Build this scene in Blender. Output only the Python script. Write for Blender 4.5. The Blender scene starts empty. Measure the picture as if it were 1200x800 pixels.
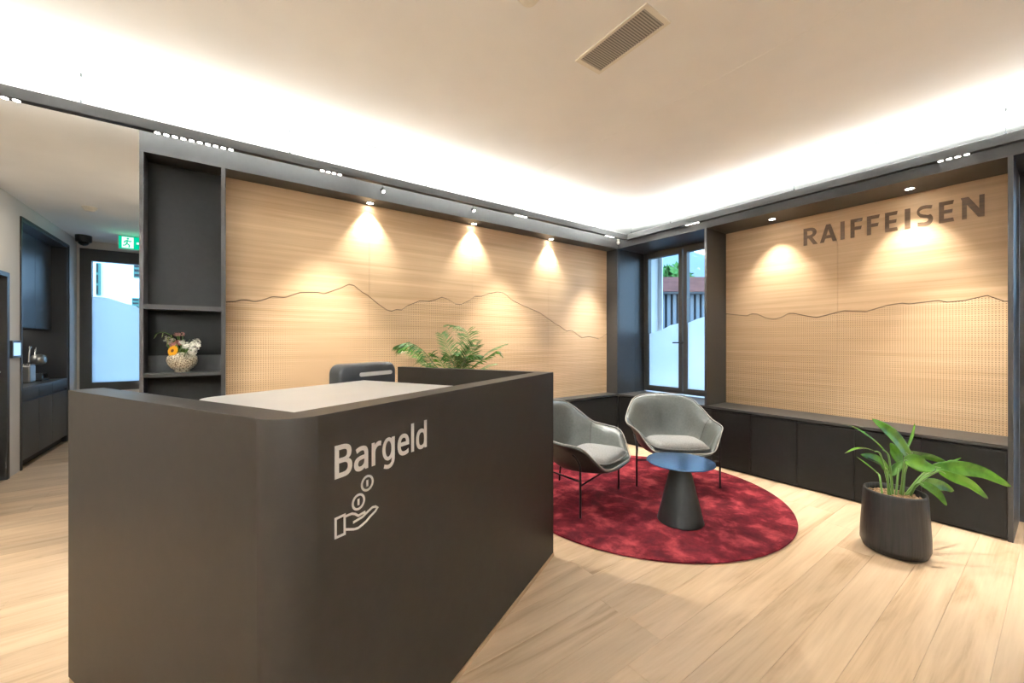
import bpy, bmesh, math, random
from mathutils import Vector, Matrix
PI = math.pi
random.seed(7)
C = bpy.context.scene.collection
sc = bpy.context.scene

# ---------------------------------------------------------------- camera, sky, light, exposure
YAW = math.radians(54.39)          # angle from the view direction to the long wood wall (+X)
CAMZ = 1.3
FW = Vector((math.cos(YAW), math.sin(YAW), 0)); RT = Vector((math.sin(YAW), -math.cos(YAW), 0))
cd = bpy.data.cameras.new('camera'); cd.sensor_width = 36; cd.lens = 14.0; cd.clip_start = 0.02; cd.clip_end = 300
cam = bpy.data.objects.new('camera', cd); C.objects.link(cam)
cam.location = (0, 0, CAMZ); cam.rotation_euler = (PI/2, 0, YAW - PI/2); sc.camera = cam
sc.view_settings.view_transform = 'Standard'; sc.view_settings.look = 'None'
sc.view_settings.exposure = 1.02; sc.view_settings.gamma = 1; sc.view_settings.use_curve_mapping = False

w = bpy.data.worlds.new('sky'); sc.world = w; w.use_nodes = True
nt = w.node_tree; bg = nt.nodes['Background']
tc = nt.nodes.new('ShaderNodeTexCoord'); sep = nt.nodes.new('ShaderNodeSeparateXYZ'); rp = nt.nodes.new('ShaderNodeValToRGB')
nt.links.new(tc.outputs['Generated'], sep.inputs[0]); nt.links.new(sep.outputs['Z'], rp.inputs[0])
nt.links.new(rp.outputs[0], bg.inputs[0])
rp.color_ramp.elements[0].color = (.46, .74, 1, 1); rp.color_ramp.elements[1].color = (.28, .55, 1, 1)
bg.inputs[1].default_value = 3.6

def lamp(kind, name, loc, energy, color, rot=(0, 0, 0), **k):
    d = bpy.data.lights.new(name, kind); d.energy = energy; d.color = color
    for a, b in k.items(): setattr(d, a, b)
    o = bpy.data.objects.new(name, d); C.objects.link(o); o.location = loc; o.rotation_euler = rot
    return o
def aim(loc, target):
    return (Vector(target) - Vector(loc)).to_track_quat('-Z', 'Y').to_euler()
WARM = (1, .95, .86); COVE = (.91, .98, 1)
# uplight strips lying on top of the suspended light beams (towards the ceiling); left and rear ones are unseen, added for fill light
BY, BX, BT, BL, BR_ = 3.215, 4.07, 2.625, -1.45, -3.0      # beam axes and top height
E_COVE = 13.5
def cove(x, y, length, along, k=1):
    lamp('AREA', 'cove_strip', (x, y, BT+.012), E_COVE*k*length, COVE, (PI, 0, 0 if along == 'x' else PI/2), shape='RECTANGLE', size=length, size_y=.03)
cove(1.31, BY, 5.5, 'x'); cove(BX, .1, 6.1, 'y'); cove(BL, -.8, 4.4, 'y', 6); cove(1.31, BR_, 5.4, 'x', 5)
lamp('AREA', 'corridor_lamp', (-1.0, 5.0, 2.70), 8, (1, .93, .82), (0, 0, 0), shape='DISK', size=.25)
for wy in (1.6, 2.6, 3.6):      # unseen spots added to brighten the left wall that the counter side reflects
    lamp('SPOT', 'left_fill_spot', (-1.15, wy, 2.74), 120, (1, .93, .80), aim((-1.15, wy, 2.74), (-1.72, wy, 1.35)), spot_size=math.radians(60), spot_blend=.9, shadow_soft_size=.05)

# ---------------------------------------------------------------- helpers
def tag(o, label=None, cat=None, group=None, kind=None):
    if label: o['label'] = label
    if cat: o['category'] = cat
    if group: o['group'] = group
    if kind: o['kind'] = kind
    return o
def thing(name, label, cat, loc=(0, 0, 0), rotz=0, group=None):
    o = bpy.data.objects.new(name, None); C.objects.link(o); o.empty_display_size = .1
    o.location = loc; o.rotation_euler = (0, 0, rotz)
    return tag(o, label, cat, group)
def root_of(o):
    while o.parent: o = o.parent
    return o
def obj(name, bm, m, parent=None, world=True, smooth=False, label=None, bevel=0, kind=None):
    """links bm as ONE mesh object; 'world' = coordinates are scene coordinates although it has a parent"""
    if parent and world:
        r = root_of(parent)
        bmesh.ops.translate(bm, verts=bm.verts, vec=-r.location)
    bmesh.ops.recalc_face_normals(bm, faces=bm.faces)
    me = bpy.data.meshes.new(name); bm.to_mesh(me); bm.free()
    if smooth:
        for p in me.polygons: p.use_smooth = True
    for mm in (m if isinstance(m, (list, tuple)) else [m]): me.materials.append(mm)
    o = bpy.data.objects.new(name, me); C.objects.link(o)
    if parent: o.parent = parent
    if bevel:
        b = o.modifiers.new('bevel', 'BEVEL'); b.width = bevel; b.segments = 2; b.limit_method = 'ANGLE'; b.angle_limit = .6
    if label: o['label'] = label
    if kind: o['kind'] = kind
    return o
def box(x0, x1, y0, y1, z0, z1, bm=None):
    bm = bm or bmesh.new()
    v = [bm.verts.new(p) for p in ((x0,y0,z0),(x1,y0,z0),(x1,y1,z0),(x0,y1,z0),(x0,y0,z1),(x1,y0,z1),(x1,y1,z1),(x0,y1,z1))]
    for f in ((0,3,2,1),(4,5,6,7),(0,1,5,4),(1,2,6,5),(2,3,7,6),(3,0,4,7)): bm.faces.new([v[i] for i in f])
    return bm
def tube(pts, r, n=8, bm=None, closed=False, caps=True):
    bm = bm or bmesh.new(); pts = [Vector(p) for p in pts]; N = len(pts)
    rr = r if isinstance(r, (list, tuple)) else [r]*N
    rings = []; prev = None
    for i, p in enumerate(pts):
        a = pts[(i-1) % N] if (closed or i > 0) else p; b = pts[(i+1) % N] if (closed or i < N-1) else p
        t = (b-a).normalized()
        if prev is None:
            u = t.orthogonal().normalized()
        else:
            u = (prev - t*prev.dot(t))
            u = u.normalized() if u.length > 1e-6 else t.orthogonal().normalized()
        prev = u; v = t.cross(u)
        rings.append([bm.verts.new(p + (u*math.cos(2*PI*k/n) + v*math.sin(2*PI*k/n))*rr[i]) for k in range(n)])
    for i in range(N if closed else N-1):
        A = rings[i]; B = rings[(i+1) % N]
        if closed and i == N-1:          # best rotation for the closing ring
            s = min(range(n), key=lambda s: (A[0].co-B[s].co).length)
            B = B[s:] + B[:s]
        for k in range(n): bm.faces.new((A[k], A[(k+1) % n], B[(k+1) % n], B[k]))
    if caps and not closed:
        bm.faces.new(rings[0][::-1]); bm.faces.new(rings[-1])
    return bm
def lathe(prof, c=(0, 0, 0), n=32, bm=None, capb=True, capt=True):
    bm = bm or bmesh.new(); rings = []
    for r, z in prof:
        rings.append([bm.verts.new((c[0]+r*math.cos(2*PI*k/n), c[1]+r*math.sin(2*PI*k/n), c[2]+z)) for k in range(n)])
    for A, B in zip(rings, rings[1:]):
        for k in range(n): bm.faces.new((A[k], A[(k+1) % n], B[(k+1) % n], B[k]))
    if capb: bm.faces.new(rings[0][::-1])
    if capt: bm.faces.new(rings[-1])
    return bm
def prism(poly, f0, f1, bm=None):
    """poly of 2-D points; f0 / f1 map a 2-D point to the two 3-D faces"""
    bm = bm or bmesh.new()
    a = [bm.verts.new(f0(p)) for p in poly]; b = [bm.verts.new(f1(p)) for p in poly]; n = len(poly)
    bm.faces.new(a[::-1]); bm.faces.new(b)
    for i in range(n): bm.faces.new((a[i], a[(i+1) % n], b[(i+1) % n], b[i]))
    return bm
def prism_z(poly, z0, z1, bm=None):
    return prism(poly, lambda p: (p[0], p[1], z0), lambda p: (p[0], p[1], z1), bm)
def copy_tree(o, parent=None):
    c = o.copy(); C.objects.link(c)
    if parent: c.parent = parent
    for ch in list(o.children): copy_tree(ch, c)
    return c
def dup(root, loc, rotz=0, label=None):
    r = copy_tree(root); r.location = loc; r.rotation_euler = (0, 0, rotz)
    if label: r['label'] = label
    return r
def at(px, py, D):                      # a picture point at depth D, used to read positions off the photograph
    return Vector((0, 0, CAMZ)) + (FW + RT*((px-600)/466.7) + Vector((0, 0, (400-py)/466.7)))*D
def on_y(px, py, Y):
    r = FW + RT*((px-600)/466.7) + Vector((0, 0, (400-py)/466.7)); return Vector((0, 0, CAMZ)) + r*(Y/r.y)
def on_x(px, py, X):
    r = FW + RT*((px-600)/466.7) + Vector((0, 0, (400-py)/466.7)); return Vector((0, 0, CAMZ)) + r*(X/r.x)
def catmull(P, n=6):
    P = [Vector(p) for p in P]; out = []
    for i in range(len(P)-1):
        p0 = P[max(i-1, 0)]; p1 = P[i]; p2 = P[i+1]; p3 = P[min(i+2, len(P)-1)]
        for k in range(n):
            t = k/n
            out.append(.5*((2*p1)+(-p0+p2)*t+(2*p0-5*p1+4*p2-p3)*t*t+(-p0+3*p1-3*p2+p3)*t**3))
    out.append(P[-1]); return out

# ---------------------------------------------------------------- materials
def mat(name, col, rough=.5, metal=0, spec=.5, **k):
    m = bpy.data.materials.new(name); m.use_nodes = True; b = m.node_tree.nodes['Principled BSDF']
    b.inputs['Base Color'].default_value = (*col, 1); b.inputs['Roughness'].default_value = rough
    b.inputs['Metallic'].default_value = metal; b.inputs['Specular IOR Level'].default_value = spec
    for a, v in k.items(): b.inputs[a].default_value = v
    return m
def nodes(m): return m.node_tree.nodes, m.node_tree.links, m.node_tree.nodes['Principled BSDF']
def noise_mat(name, c0, c1, rough=.5, scale=(8, 8, 8), detail=4, lo=.35, hi=.65, bump=0, dist=.002, coord='Object', spec=.5, rnd=0, **k):
    m = mat(name, c0, rough, 0, spec, **k); N, L, b = nodes(m)
    t = N.new('ShaderNodeTexCoord'); mp = N.new('ShaderNodeMapping'); mp.inputs['Scale'].default_value = scale
    L.new(t.outputs[coord], mp.inputs[0])
    nz = N.new('ShaderNodeTexNoise'); nz.inputs['Scale'].default_value = 1; nz.inputs['Detail'].default_value = detail
    L.new(mp.outputs[0], nz.inputs['Vector'])
    r = N.new('ShaderNodeValToRGB'); r.color_ramp.elements[0].position = lo; r.color_ramp.elements[1].position = hi
    r.color_ramp.elements[0].color = (*c0, 1); r.color_ramp.elements[1].color = (*c1, 1)
    L.new(nz.outputs['Fac'], r.inputs[0]); L.new(r.outputs[0], b.inputs['Base Color'])
    if rnd:
        oi = N.new('ShaderNodeObjectInfo'); ml = N.new('ShaderNodeVectorMath'); ml.operation = 'SCALE'; ml.inputs[0].default_value = (13, 29, 17)
        L.new(oi.outputs['Random'], ml.inputs['Scale']); L.new(ml.outputs[0], mp.inputs['Location'])
        hs = N.new('ShaderNodeHueSaturation'); mr = N.new('ShaderNodeMapRange'); mr.inputs[3].default_value = 1-rnd; mr.inputs[4].default_value = 1+rnd
        L.new(oi.outputs['Random'], mr.inputs[0]); L.new(mr.outputs[0], hs.inputs['Value']); L.new(r.outputs[0], hs.inputs['Color'])
        L.new(hs.outputs[0], b.inputs['Base Color'])
    if bump:
        bp = N.new('ShaderNodeBump'); bp.inputs['Strength'].default_value = bump; bp.inputs['Distance'].default_value = dist
        L.new(nz.outputs['Fac'], bp.inputs['Height']); L.new(bp.outputs[0], b.inputs['Normal'])
    return m
def emit(name, col, s):
    m = bpy.data.materials.new(name); m.use_nodes = True; N, L = m.node_tree.nodes, m.node_tree.links
    N.clear(); e = N.new('ShaderNodeEmission'); e.inputs[0].default_value = (*col, 1); e.inputs[1].default_value = s
    o = N.new('ShaderNodeOutputMaterial'); L.new(e.outputs[0], o.inputs[0]); return m

def veneer(name, axis, holes):
    """light oak veneer, grain along the wall; optionally perforated"""
    m = mat(name, (.6, .4, .22), .42, 0, .35); N, L, b = nodes(m)
    t = N.new('ShaderNodeTexCoord')
    def nz(scale, det, dis=0):
        mp = N.new('ShaderNodeMapping'); mp.inputs['Scale'].default_value = scale; L.new(t.outputs['Object'], mp.inputs[0])
        n = N.new('ShaderNodeTexNoise'); n.inputs['Scale'].default_value = 1; n.inputs['Detail'].default_value = det; n.inputs['Distortion'].default_value = dis
        L.new(mp.outputs[0], n.inputs['Vector']); return n
    s = lambda a, z: (a, 4, z) if axis == 'x' else (4, a, z)
    a = nz(s(.7, 30), 6, .3); c = nz(s(2.2, 150), 3)
    ad = N.new('ShaderNodeMath'); ad.operation = 'MULTIPLY_ADD'; ad.inputs[1].default_value = .35; L.new(c.outputs['Fac'], ad.inputs[0]); L.new(a.outputs['Fac'], ad.inputs[2])
    r = N.new('ShaderNodeValToRGB'); e = r.color_ramp.elements
    e[0].position = .42; e[0].color = (.60, .40, .225, 1); e[1].position = .95; e[1].color = (.80, .585, .375, 1)
    L.new(ad.outputs[0], r.inputs[0]); col = r.outputs[0]
    if holes:
        sp = N.new('ShaderNodeSeparateXYZ'); L.new(t.outputs['Object'], sp.inputs[0]); P = .0162
        sq = []
        for out in (sp.outputs['X' if axis == 'x' else 'Y'], sp.outputs['Z']):
            d = N.new('ShaderNodeMath'); d.operation = 'DIVIDE'; d.inputs[1].default_value = P; L.new(out, d.inputs[0])
            fr = N.new('ShaderNodeMath'); fr.operation = 'FRACT'; L.new(d.outputs[0], fr.inputs[0])
            sb = N.new('ShaderNodeMath'); sb.operation = 'SUBTRACT'; sb.inputs[1].default_value = .5; L.new(fr.outputs[0], sb.inputs[0])
            pw = N.new('ShaderNodeMath'); pw.operation = 'MULTIPLY'; L.new(sb.outputs[0], pw.inputs[0]); L.new(sb.outputs[0], pw.inputs[1]); sq.append(pw)
        su = N.new('ShaderNodeMath'); su.operation = 'ADD'; L.new(sq[0].outputs[0], su.inputs[0]); L.new(sq[1].outputs[0], su.inputs[1])
        lt = N.new('ShaderNodeMath'); lt.operation = 'LESS_THAN'; lt.inputs[1].default_value = .036; L.new(su.outputs[0], lt.inputs[0])
        mx = N.new('ShaderNodeMix'); mx.data_type = 'RGBA'; mx.inputs['B'].default_value = (.21, .115, .05, 1)
        L.new(lt.outputs[0], mx.inputs['Factor']); L.new(col, mx.inputs['A']); col = mx.outputs['Result']
    L.new(col, b.inputs['Base Color'])
    return m
def thin_glass(name, tint=(.95, .98, 1)):
    m = bpy.data.materials.new(name); m.use_nodes = True; N, L = m.node_tree.nodes, m.node_tree.links; N.clear()
    t = N.new('ShaderNodeBsdfTransparent'); t.inputs[0].default_value = (*tint, 1); g = N.new('ShaderNodeBsdfGlossy'); g.inputs['Roughness'].default_value = .02
    fr = N.new('ShaderNodeFresnel'); fr.inputs[0].default_value = 1.3; mx = N.new('ShaderNodeMixShader'); o = N.new('ShaderNodeOutputMaterial')
    L.new(fr.outputs[0], mx.inputs[0]); L.new(t.outputs[0], mx.inputs[1]); L.new(g.outputs[0], mx.inputs[2]); L.new(mx.outputs[0], o.inputs[0]); return m
def frosted(name):
    m = bpy.data.materials.new(name); m.use_nodes = True; N, L = m.node_tree.nodes, m.node_tree.links; N.clear()
    t = N.new('ShaderNodeBsdfTranslucent'); t.inputs[0].default_value = (.92, .95, .97, 1); d = N.new('ShaderNodeBsdfDiffuse'); d.inputs[0].default_value = (.8, .85, .9, 1)
    mx = N.new('ShaderNodeMixShader'); mx.inputs[0].default_value = .18; o = N.new('ShaderNodeOutputMaterial')
    L.new(t.outputs[0], mx.inputs[1]); L.new(d.outputs[0], mx.inputs[2]); L.new(mx.outputs[0], o.inputs[0]); return m

M = dict(
 black=noise_mat('black_laminate', (.012, .0112, .0108), (.0138, .013, .0125), .45, (30, 30, 30), spec=.15),
 frame=noise_mat('anthracite_laminate', (.033, .0322, .0315), (.038, .037, .0365), .42, (30, 30, 30), spec=.5),
 counter=noise_mat('counter_laminate', (.0165, .0125, .0095), (.019, .0145, .011), .42, (20, 20, 20), spec=.11),
 dark=mat('near_black', (.006, .006, .006), .6),  # near-black for the door leaf, beam slot, plinths and outside panes
 slate=noise_mat('slate_board', (.055, .057, .058), (.085, .088, .088), .5, (14, 14, 5)),
 ceiling=noise_mat('ceiling_plaster', (.81, .785, .74), (.84, .815, .77), .9, (3, 3, 3), spec=.2),
 wall=noise_mat('wall_plaster', (.66, .63, .59), (.69, .66, .62), .9, (3, 3, 3), spec=.2),
 veneer_x=veneer('oak_veneer_long', 'x', False), perf_x=veneer('perforated_oak_long', 'x', True),
 veneer_y=veneer('oak_veneer_sign', 'y', False), perf_y=veneer('perforated_oak_sign', 'y', True),
 groove=mat('groove', (.10, .055, .025), .7),
 letter=noise_mat('stained_oak_letter', (.115, .066, .034), (.20, .115, .06), .45, (4, 1, 60)),
 white=noise_mat('white_worktop', (.80, .80, .80), (.83, .83, .83), .38, (5, 5, 5)),
 sign=mat('white_lettering', (.82, .80, .77), .5),
 metal=mat('black_metal', (.018, .018, .018), .35, .6),
 chrome=mat('brushed_steel', (.62, .60, .57), .22, 1),
 steel=mat('satin_silver', (.55, .54, .51), .35, .8),
 leather=noise_mat('grey_leather', (.088, .097, .090), (.108, .116, .108), .34, (60, 60, 60), bump=.08, spec=.5),
 leather_shade_seam=noise_mat('shaded_leather_and_seam', (.018, .0145, .013), (.025, .02, .018), .45, (60, 60, 60), spec=.5),  # the grey leather darkened as in shade for the shell outside; also seams
 piping=mat('pale_piping', (.42, .40, .37), .5),
 fabric=noise_mat('grey_wool', (.21, .208, .205), (.31, .307, .30), .95, (160, 160, 160), bump=.5, dist=.003, spec=.1),
 window_blue_top=mat('dark_top_window_blue', (.018, .055, .13), .18, 0, .6),  # blue of the window reflection is put into the base colour
 cone=mat('black_cone', (.011, .011, .011), .45, 0, .35),
 pot=noise_mat('black_ribbed_ceramic', (.008, .0075, .0075), (.022, .019, .018), .42, (70, 70, 3), bump=.6, dist=.004, spec=.25),
 soil=noise_mat('clay_granules', (.18, .10, .05), (.42, .27, .15), .9, (70, 70, 70), bump=.8, dist=.01),
 leaf=noise_mat('broad_leaf', (.030, .115, .006), (.105, .27, .02), .27, (9, 9, 9), spec=.5),
 leaf_dark=noise_mat('palm_leaf', (.016, .08, .006), (.06, .19, .02), .4, (20, 20, 20)),
 leaf_pale=noise_mat('pale_palm_leaf', (.11, .24, .06), (.22, .38, .13), .4, (20, 20, 20)),
 stem=mat('green_stem', (.13, .26, .05), .5),
 oak_edge=noise_mat('oak_edge', (.42, .27, .14), (.55, .37, .21), .5, (3, 3, 60)),
 glass=thin_glass('window_glass'), frost=frosted('frosted_film'),
 dot=emit('led_dot', (1, .95, .88), 5), bulb=emit('spot_bulb', (1, .92, .80), 30),
 exit_green=emit('exit_green', (.0, .55, .30), .6), exit_white=emit('exit_white', (.75, 1, .9), .62),
 screen=emit('panel_screen', (.42, .68, 1), .75),
 speaker=mat('grey_speaker_mesh', (.07, .068, .065), .7), vent=mat('vent_grey', (.46, .42, .36), .6),
 vent_back=mat('vent_back', (.22, .20, .17), .8),
 cream=mat('cream_plastic', (.74, .68, .56), .5), plastic=mat('dark_plastic', (.03, .031, .033), .35),
 vase=noise_mat('speckled_vase', (.13, .09, .05), (.74, .68, .54), .55, (150, 150, 150), 2, .40, .56, .8, .006),
 yellow=mat('yellow_petal', (.85, .42, .01), .6), brown=mat('flower_centre', (.16, .07, .02), .9), petal=mat('white_petal', (.80, .78, .70), .7),
 pink=mat('pink_petal', (.62, .28, .27), .7), fol=mat('foliage', (.10, .20, .05), .6), fol_pale=mat('pale_seedpod', (.50, .58, .25), .6),
 facade=mat('white_render', (.80, .80, .78), .9), shutter=mat('green_shutter', (.07, .20, .16), .7),
 fascia=noise_mat('red_brown_fascia', (.16, .05, .035), (.22, .075, .055), .7, (3, 1, 20)), slat=mat('grey_slat', (.20, .205, .21), .7),
 slatback=mat('slat_backing', (.025, .026, .028), .8), crown=noise_mat('tree_leaves', (.03, .11, .012), (.10, .24, .04), .8, (5, 5, 5)),
 bark=mat('bark', (.12, .08, .05), .9), hill=noise_mat('hazy_far_hill', (.13, .165, .175), (.19, .22, .225), 1, (.06, .06, .06)),  # hill colour includes the pale haze of distance
 ground=mat('asphalt', (.22, .22, .22), .9), kitchen=mat('kitchen_front', (.045, .047, .052), .38), kitchen_top=mat('kitchen_top', (.07, .068, .065), .35),
 )
# rug: mottled velvet pile
def rug_mat():
    m = mat('wine_red_pile', (.2, .02, .025), .95, 0, .1); N, L, b = nodes(m)
    t = N.new('ShaderNodeTexCoord'); n1 = N.new('ShaderNodeTexNoise'); n1.inputs['Scale'].default_value = 6.5; n1.inputs['Detail'].default_value = 6; n1.inputs['Roughness'].default_value = .62; n1.inputs['Distortion'].default_value = .25
    n2 = N.new('ShaderNodeTexNoise'); n2.inputs['Scale'].default_value = 260; n2.inputs['Detail'].default_value = 2
    L.new(t.outputs['Object'], n1.inputs['Vector']); L.new(t.outputs['Object'], n2.inputs['Vector'])
    ad = N.new('ShaderNodeMath'); ad.operation = 'MULTIPLY_ADD'; ad.inputs[1].default_value = .16; L.new(n2.outputs['Fac'], ad.inputs[0]); L.new(n1.outputs['Fac'], ad.inputs[2])
    r = N.new('ShaderNodeValToRGB'); e = r.color_ramp.elements
    e[0].position = .46; e[0].color = (.050, .0025, .006, 1); e[1].position = .76; e[1].color = (.36, .055, .062, 1)
    x = e.new(.585); x.color = (.115, .007, .013, 1)
    L.new(ad.outputs[0], r.inputs[0]); L.new(r.outputs[0], b.inputs['Base Color'])
    bp = N.new('ShaderNodeBump'); bp.inputs['Strength'].default_value = .7; bp.inputs['Distance'].default_value = .006
    L.new(n2.outputs['Fac'], bp.inputs['Height']); L.new(bp.outputs[0], b.inputs['Normal'])
    b.inputs['Sheen Weight'].default_value = .08; b.inputs['Sheen Tint'].default_value = (.8, .25, .28, 1)
    return m
M['rug'] = rug_mat()
def plank_mat():
    m = mat('oiled_oak_plank', (.5, .34, .2), .40, 0, .35); N, L, b = nodes(m)
    t = N.new('ShaderNodeTexCoord'); oi = N.new('ShaderNodeObjectInfo')
    sv = N.new('ShaderNodeVectorMath'); sv.operation = 'SCALE'; sv.inputs[0].default_value = (31, 47, 23); L.new(oi.outputs['Random'], sv.inputs['Scale'])
    av = N.new('ShaderNodeVectorMath'); L.new(t.outputs['Object'], av.inputs[0]); L.new(sv.outputs[0], av.inputs[1])
    def nz(scale, det, dis):
        mp = N.new('ShaderNodeMapping'); mp.inputs['Scale'].default_value = scale; L.new(av.outputs[0], mp.inputs[0])
        n = N.new('ShaderNodeTexNoise'); n.inputs['Scale'].default_value = 1; n.inputs['Detail'].default_value = det; n.inputs['Distortion'].default_value = dis
        L.new(mp.outputs[0], n.inputs['Vector']); return n
    a = nz((.9, 8, 1), 6, 1.6); c = nz((2.5, 110, 1), 3, .2)
    ad = N.new('ShaderNodeMath'); ad.operation = 'MULTIPLY_ADD'; ad.inputs[1].default_value = .25; L.new(c.outputs['Fac'], ad.inputs[0]); L.new(a.outputs['Fac'], ad.inputs[2])
    r = N.new('ShaderNodeValToRGB'); e = r.color_ramp.elements
    e[0].position = .36; e[0].color = (.45, .295, .165, 1); e[1].position = .84; e[1].color = (.74, .555, .37, 1)
    x = e.new(.58); x.color = (.635, .455, .29, 1)
    L.new(ad.outputs[0], r.inputs[0])
    # knots
    vo = N.new('ShaderNodeTexVoronoi'); vo.inputs['Scale'].default_value = 1
    mp = N.new('ShaderNodeMapping'); mp.inputs['Scale'].default_value = (1.6, 5.2, 1); L.new(av.outputs[0], mp.inputs[0]); L.new(mp.outputs[0], vo.inputs['Vector'])
    lt = N.new('ShaderNodeMapRange'); lt.inputs[1].default_value = .03; lt.inputs[2].default_value = .05; lt.inputs[3].default_value = .75; lt.inputs[4].default_value = 0; L.new(vo.outputs['Distance'], lt.inputs[0])
    mx = N.new('ShaderNodeMix'); mx.data_type = 'RGBA'; mx.inputs['B'].default_value = (.10, .055, .03, 1); L.new(lt.outputs[0], mx.inputs['Factor']); L.new(r.outputs[0], mx.inputs['A'])
    hs = N.new('ShaderNodeHueSaturation'); mr = N.new('ShaderNodeMapRange'); mr.inputs[3].default_value = .92; mr.inputs[4].default_value = 1.08
    L.new(oi.outputs['Random'], mr.inputs[0]); L.new(mr.outputs[0], hs.inputs['Value']); L.new(mx.outputs['Result'], hs.inputs['Color'])
    L.new(hs.outputs[0], b.inputs['Base Color'])
    return m
M['plank'] = plank_mat()

# ---------------------------------------------------------------- the shell of the room
XL, XR, YF, YB, ZC = -1.69, 4.70, -3.4, 8.0, 2.80
def struct(name, bm, m, parent=None, **k):
    o = obj(name, bm, m, parent, **k)
    if not parent: o['kind'] = 'structure'
    return o
floor = struct('floor', box(XL-1.2, XR+.3, YF-.2, YB+.2, -.12, -.016), M['oak_edge'])
W_P = .1715; Y0 = .860 - 8*W_P; plank_mesh = {}
def plank(x0, x1, y0):
    L_ = round(x1-x0, 2)
    if L_ not in plank_mesh:
        bm = box(-L_/2+.0003, L_/2-.0003, -W_P/2+.0003, W_P/2-.0003, -.016, 0)
        bmesh.ops.bevel(bm, geom=[e for e in bm.edges if all(v.co.z > -.001 for v in e.verts)], offset=.0007, segments=1, affect='EDGES')
        me = bpy.data.meshes.new('plank'); bm.to_mesh(me); bm.free(); me.materials.append(M['plank']); plank_mesh[L_] = me
    o = bpy.data.objects.new('plank', plank_mesh[L_]); C.objects.link(o); o.parent = floor; o.location = ((x0+x1)/2, y0+W_P/2, 0)
rg = random.Random(3)
for i in range(54):
    y0 = Y0 + i*W_P
    if y0 > YB-.02: break
    xe = 4.15 if y0 < 3.35 else -.30
    if y0 < .25: xe = 4.75
    x = XL - rg.choice((0, .35, .7, 1.05, 1.4, 1.75))
    if abs(y0-1.031) < .02: x = 1.545 - 2.2 - 2.2
    if abs(y0-1.2025) < .02: x = 1.53 - 2.2*2
    while x < xe:
        a = max(x, XL-.0); b_ = min(x+2.2, xe)
        if b_-a > .12: plank(round(a, 2), round(b_, 2), y0)
        x += 2.2
struct('ceiling', box(XL-.3, XR+.3, YF-.2, 3.60, ZC, ZC+.12), M['ceiling'])
struct('ceiling', box(XL-.9, XR+.3, 3.60, YB+.3, 2.71, ZC+.12), M['ceiling'])
struct('trim_1', box(2.277, 2.283, YF, 3.58, ZC-.0012, ZC+.001), M['ceiling'])      # faint board joint in the ceiling
# left wall with the kitchen niche (y 6.15..7.62) and the dark door opening (y 4.9..5.85)
wl = box(XL-.16, XL, YF, 4.9, 0, 2.75); box(XL-.16, XL, 4.9, 5.85, 1.945, 2.75, wl); box(XL-.16, XL, 5.85, 6.15, 0, 2.75, wl)
box(XL-.16, XL, 6.15, 7.62, 2.545, 2.75, wl); box(XL-.16, XL, 7.62, YB, 0, 2.75, wl)
struct('wall_left', wl, M['wall'])
struct('wall_front', box(XL-.2, XR+.3, YF-.2, YF, 0, ZC), M['frame'])
wb = box(-.445, XR+.3, 3.84, 4.0, 0, 2.75); box(-.445, -.30, 4.0, YB+.2, 0, 2.72, wb)
struct('wall_back', wb, M['wall'])
WX0, WX1 = -1.66, -.45       # far window opening
wf = box(XL-.2, WX0, YB, YB+.3, 0, 2.75); box(WX0, -.30, YB, YB+.3, 0, .60, wf); box(WX0, -.30, YB, YB+.3, 2.60, 2.75, wf); box(-.50, -.30, YB, YB+.3, .60, 2.60, wf)
struct('wall_far', wf, M['wall'])
wr = box(XR, XR+.3, 3.40, 4.0, 0, ZC); box(XR, XR+.3, 2.25, 3.40, 0, .61, wr); box(XR, XR+.3, 2.25, 3.40, 2.55, ZC, wr)
box(XR, XR+.3, .21, 2.25, 0, ZC, wr); box(XR, XR+.3, -.95, .21, 2.55, ZC, wr); box(XR, XR+.3, YF, -.95, 0, ZC, wr)
struct('wall_right', wr, M['wall'])
# dark door, just inside the left edge of the picture
d1 = struct('door_1', box(XL-.10, XL-.06, 4.94, 5.81, .005, 1.91), M['dark'])
obj('door_frame', box(XL-.14, XL+.012, 5.81, 5.86, 0, 1.95, box(XL-.14, XL+.012, 4.89, 4.94, 0, 1.95, box(XL-.14, XL+.012, 4.94, 5.81, 1.91, 1.95))), M['frame'], d1)
obj('door_handle', tube([(XL-.06, 5.72, 1.02), (XL-.01, 5.72, 1.02), (XL-.01, 5.60, 1.02)], .009), M['steel'], d1)

def ridge_band(pts, lo, f0, f1):      # frosted film: polygon from pts down to lo
    return prism(pts + [(pts[-1][0], lo), (pts[0][0], lo)], f0, f1)
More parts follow.
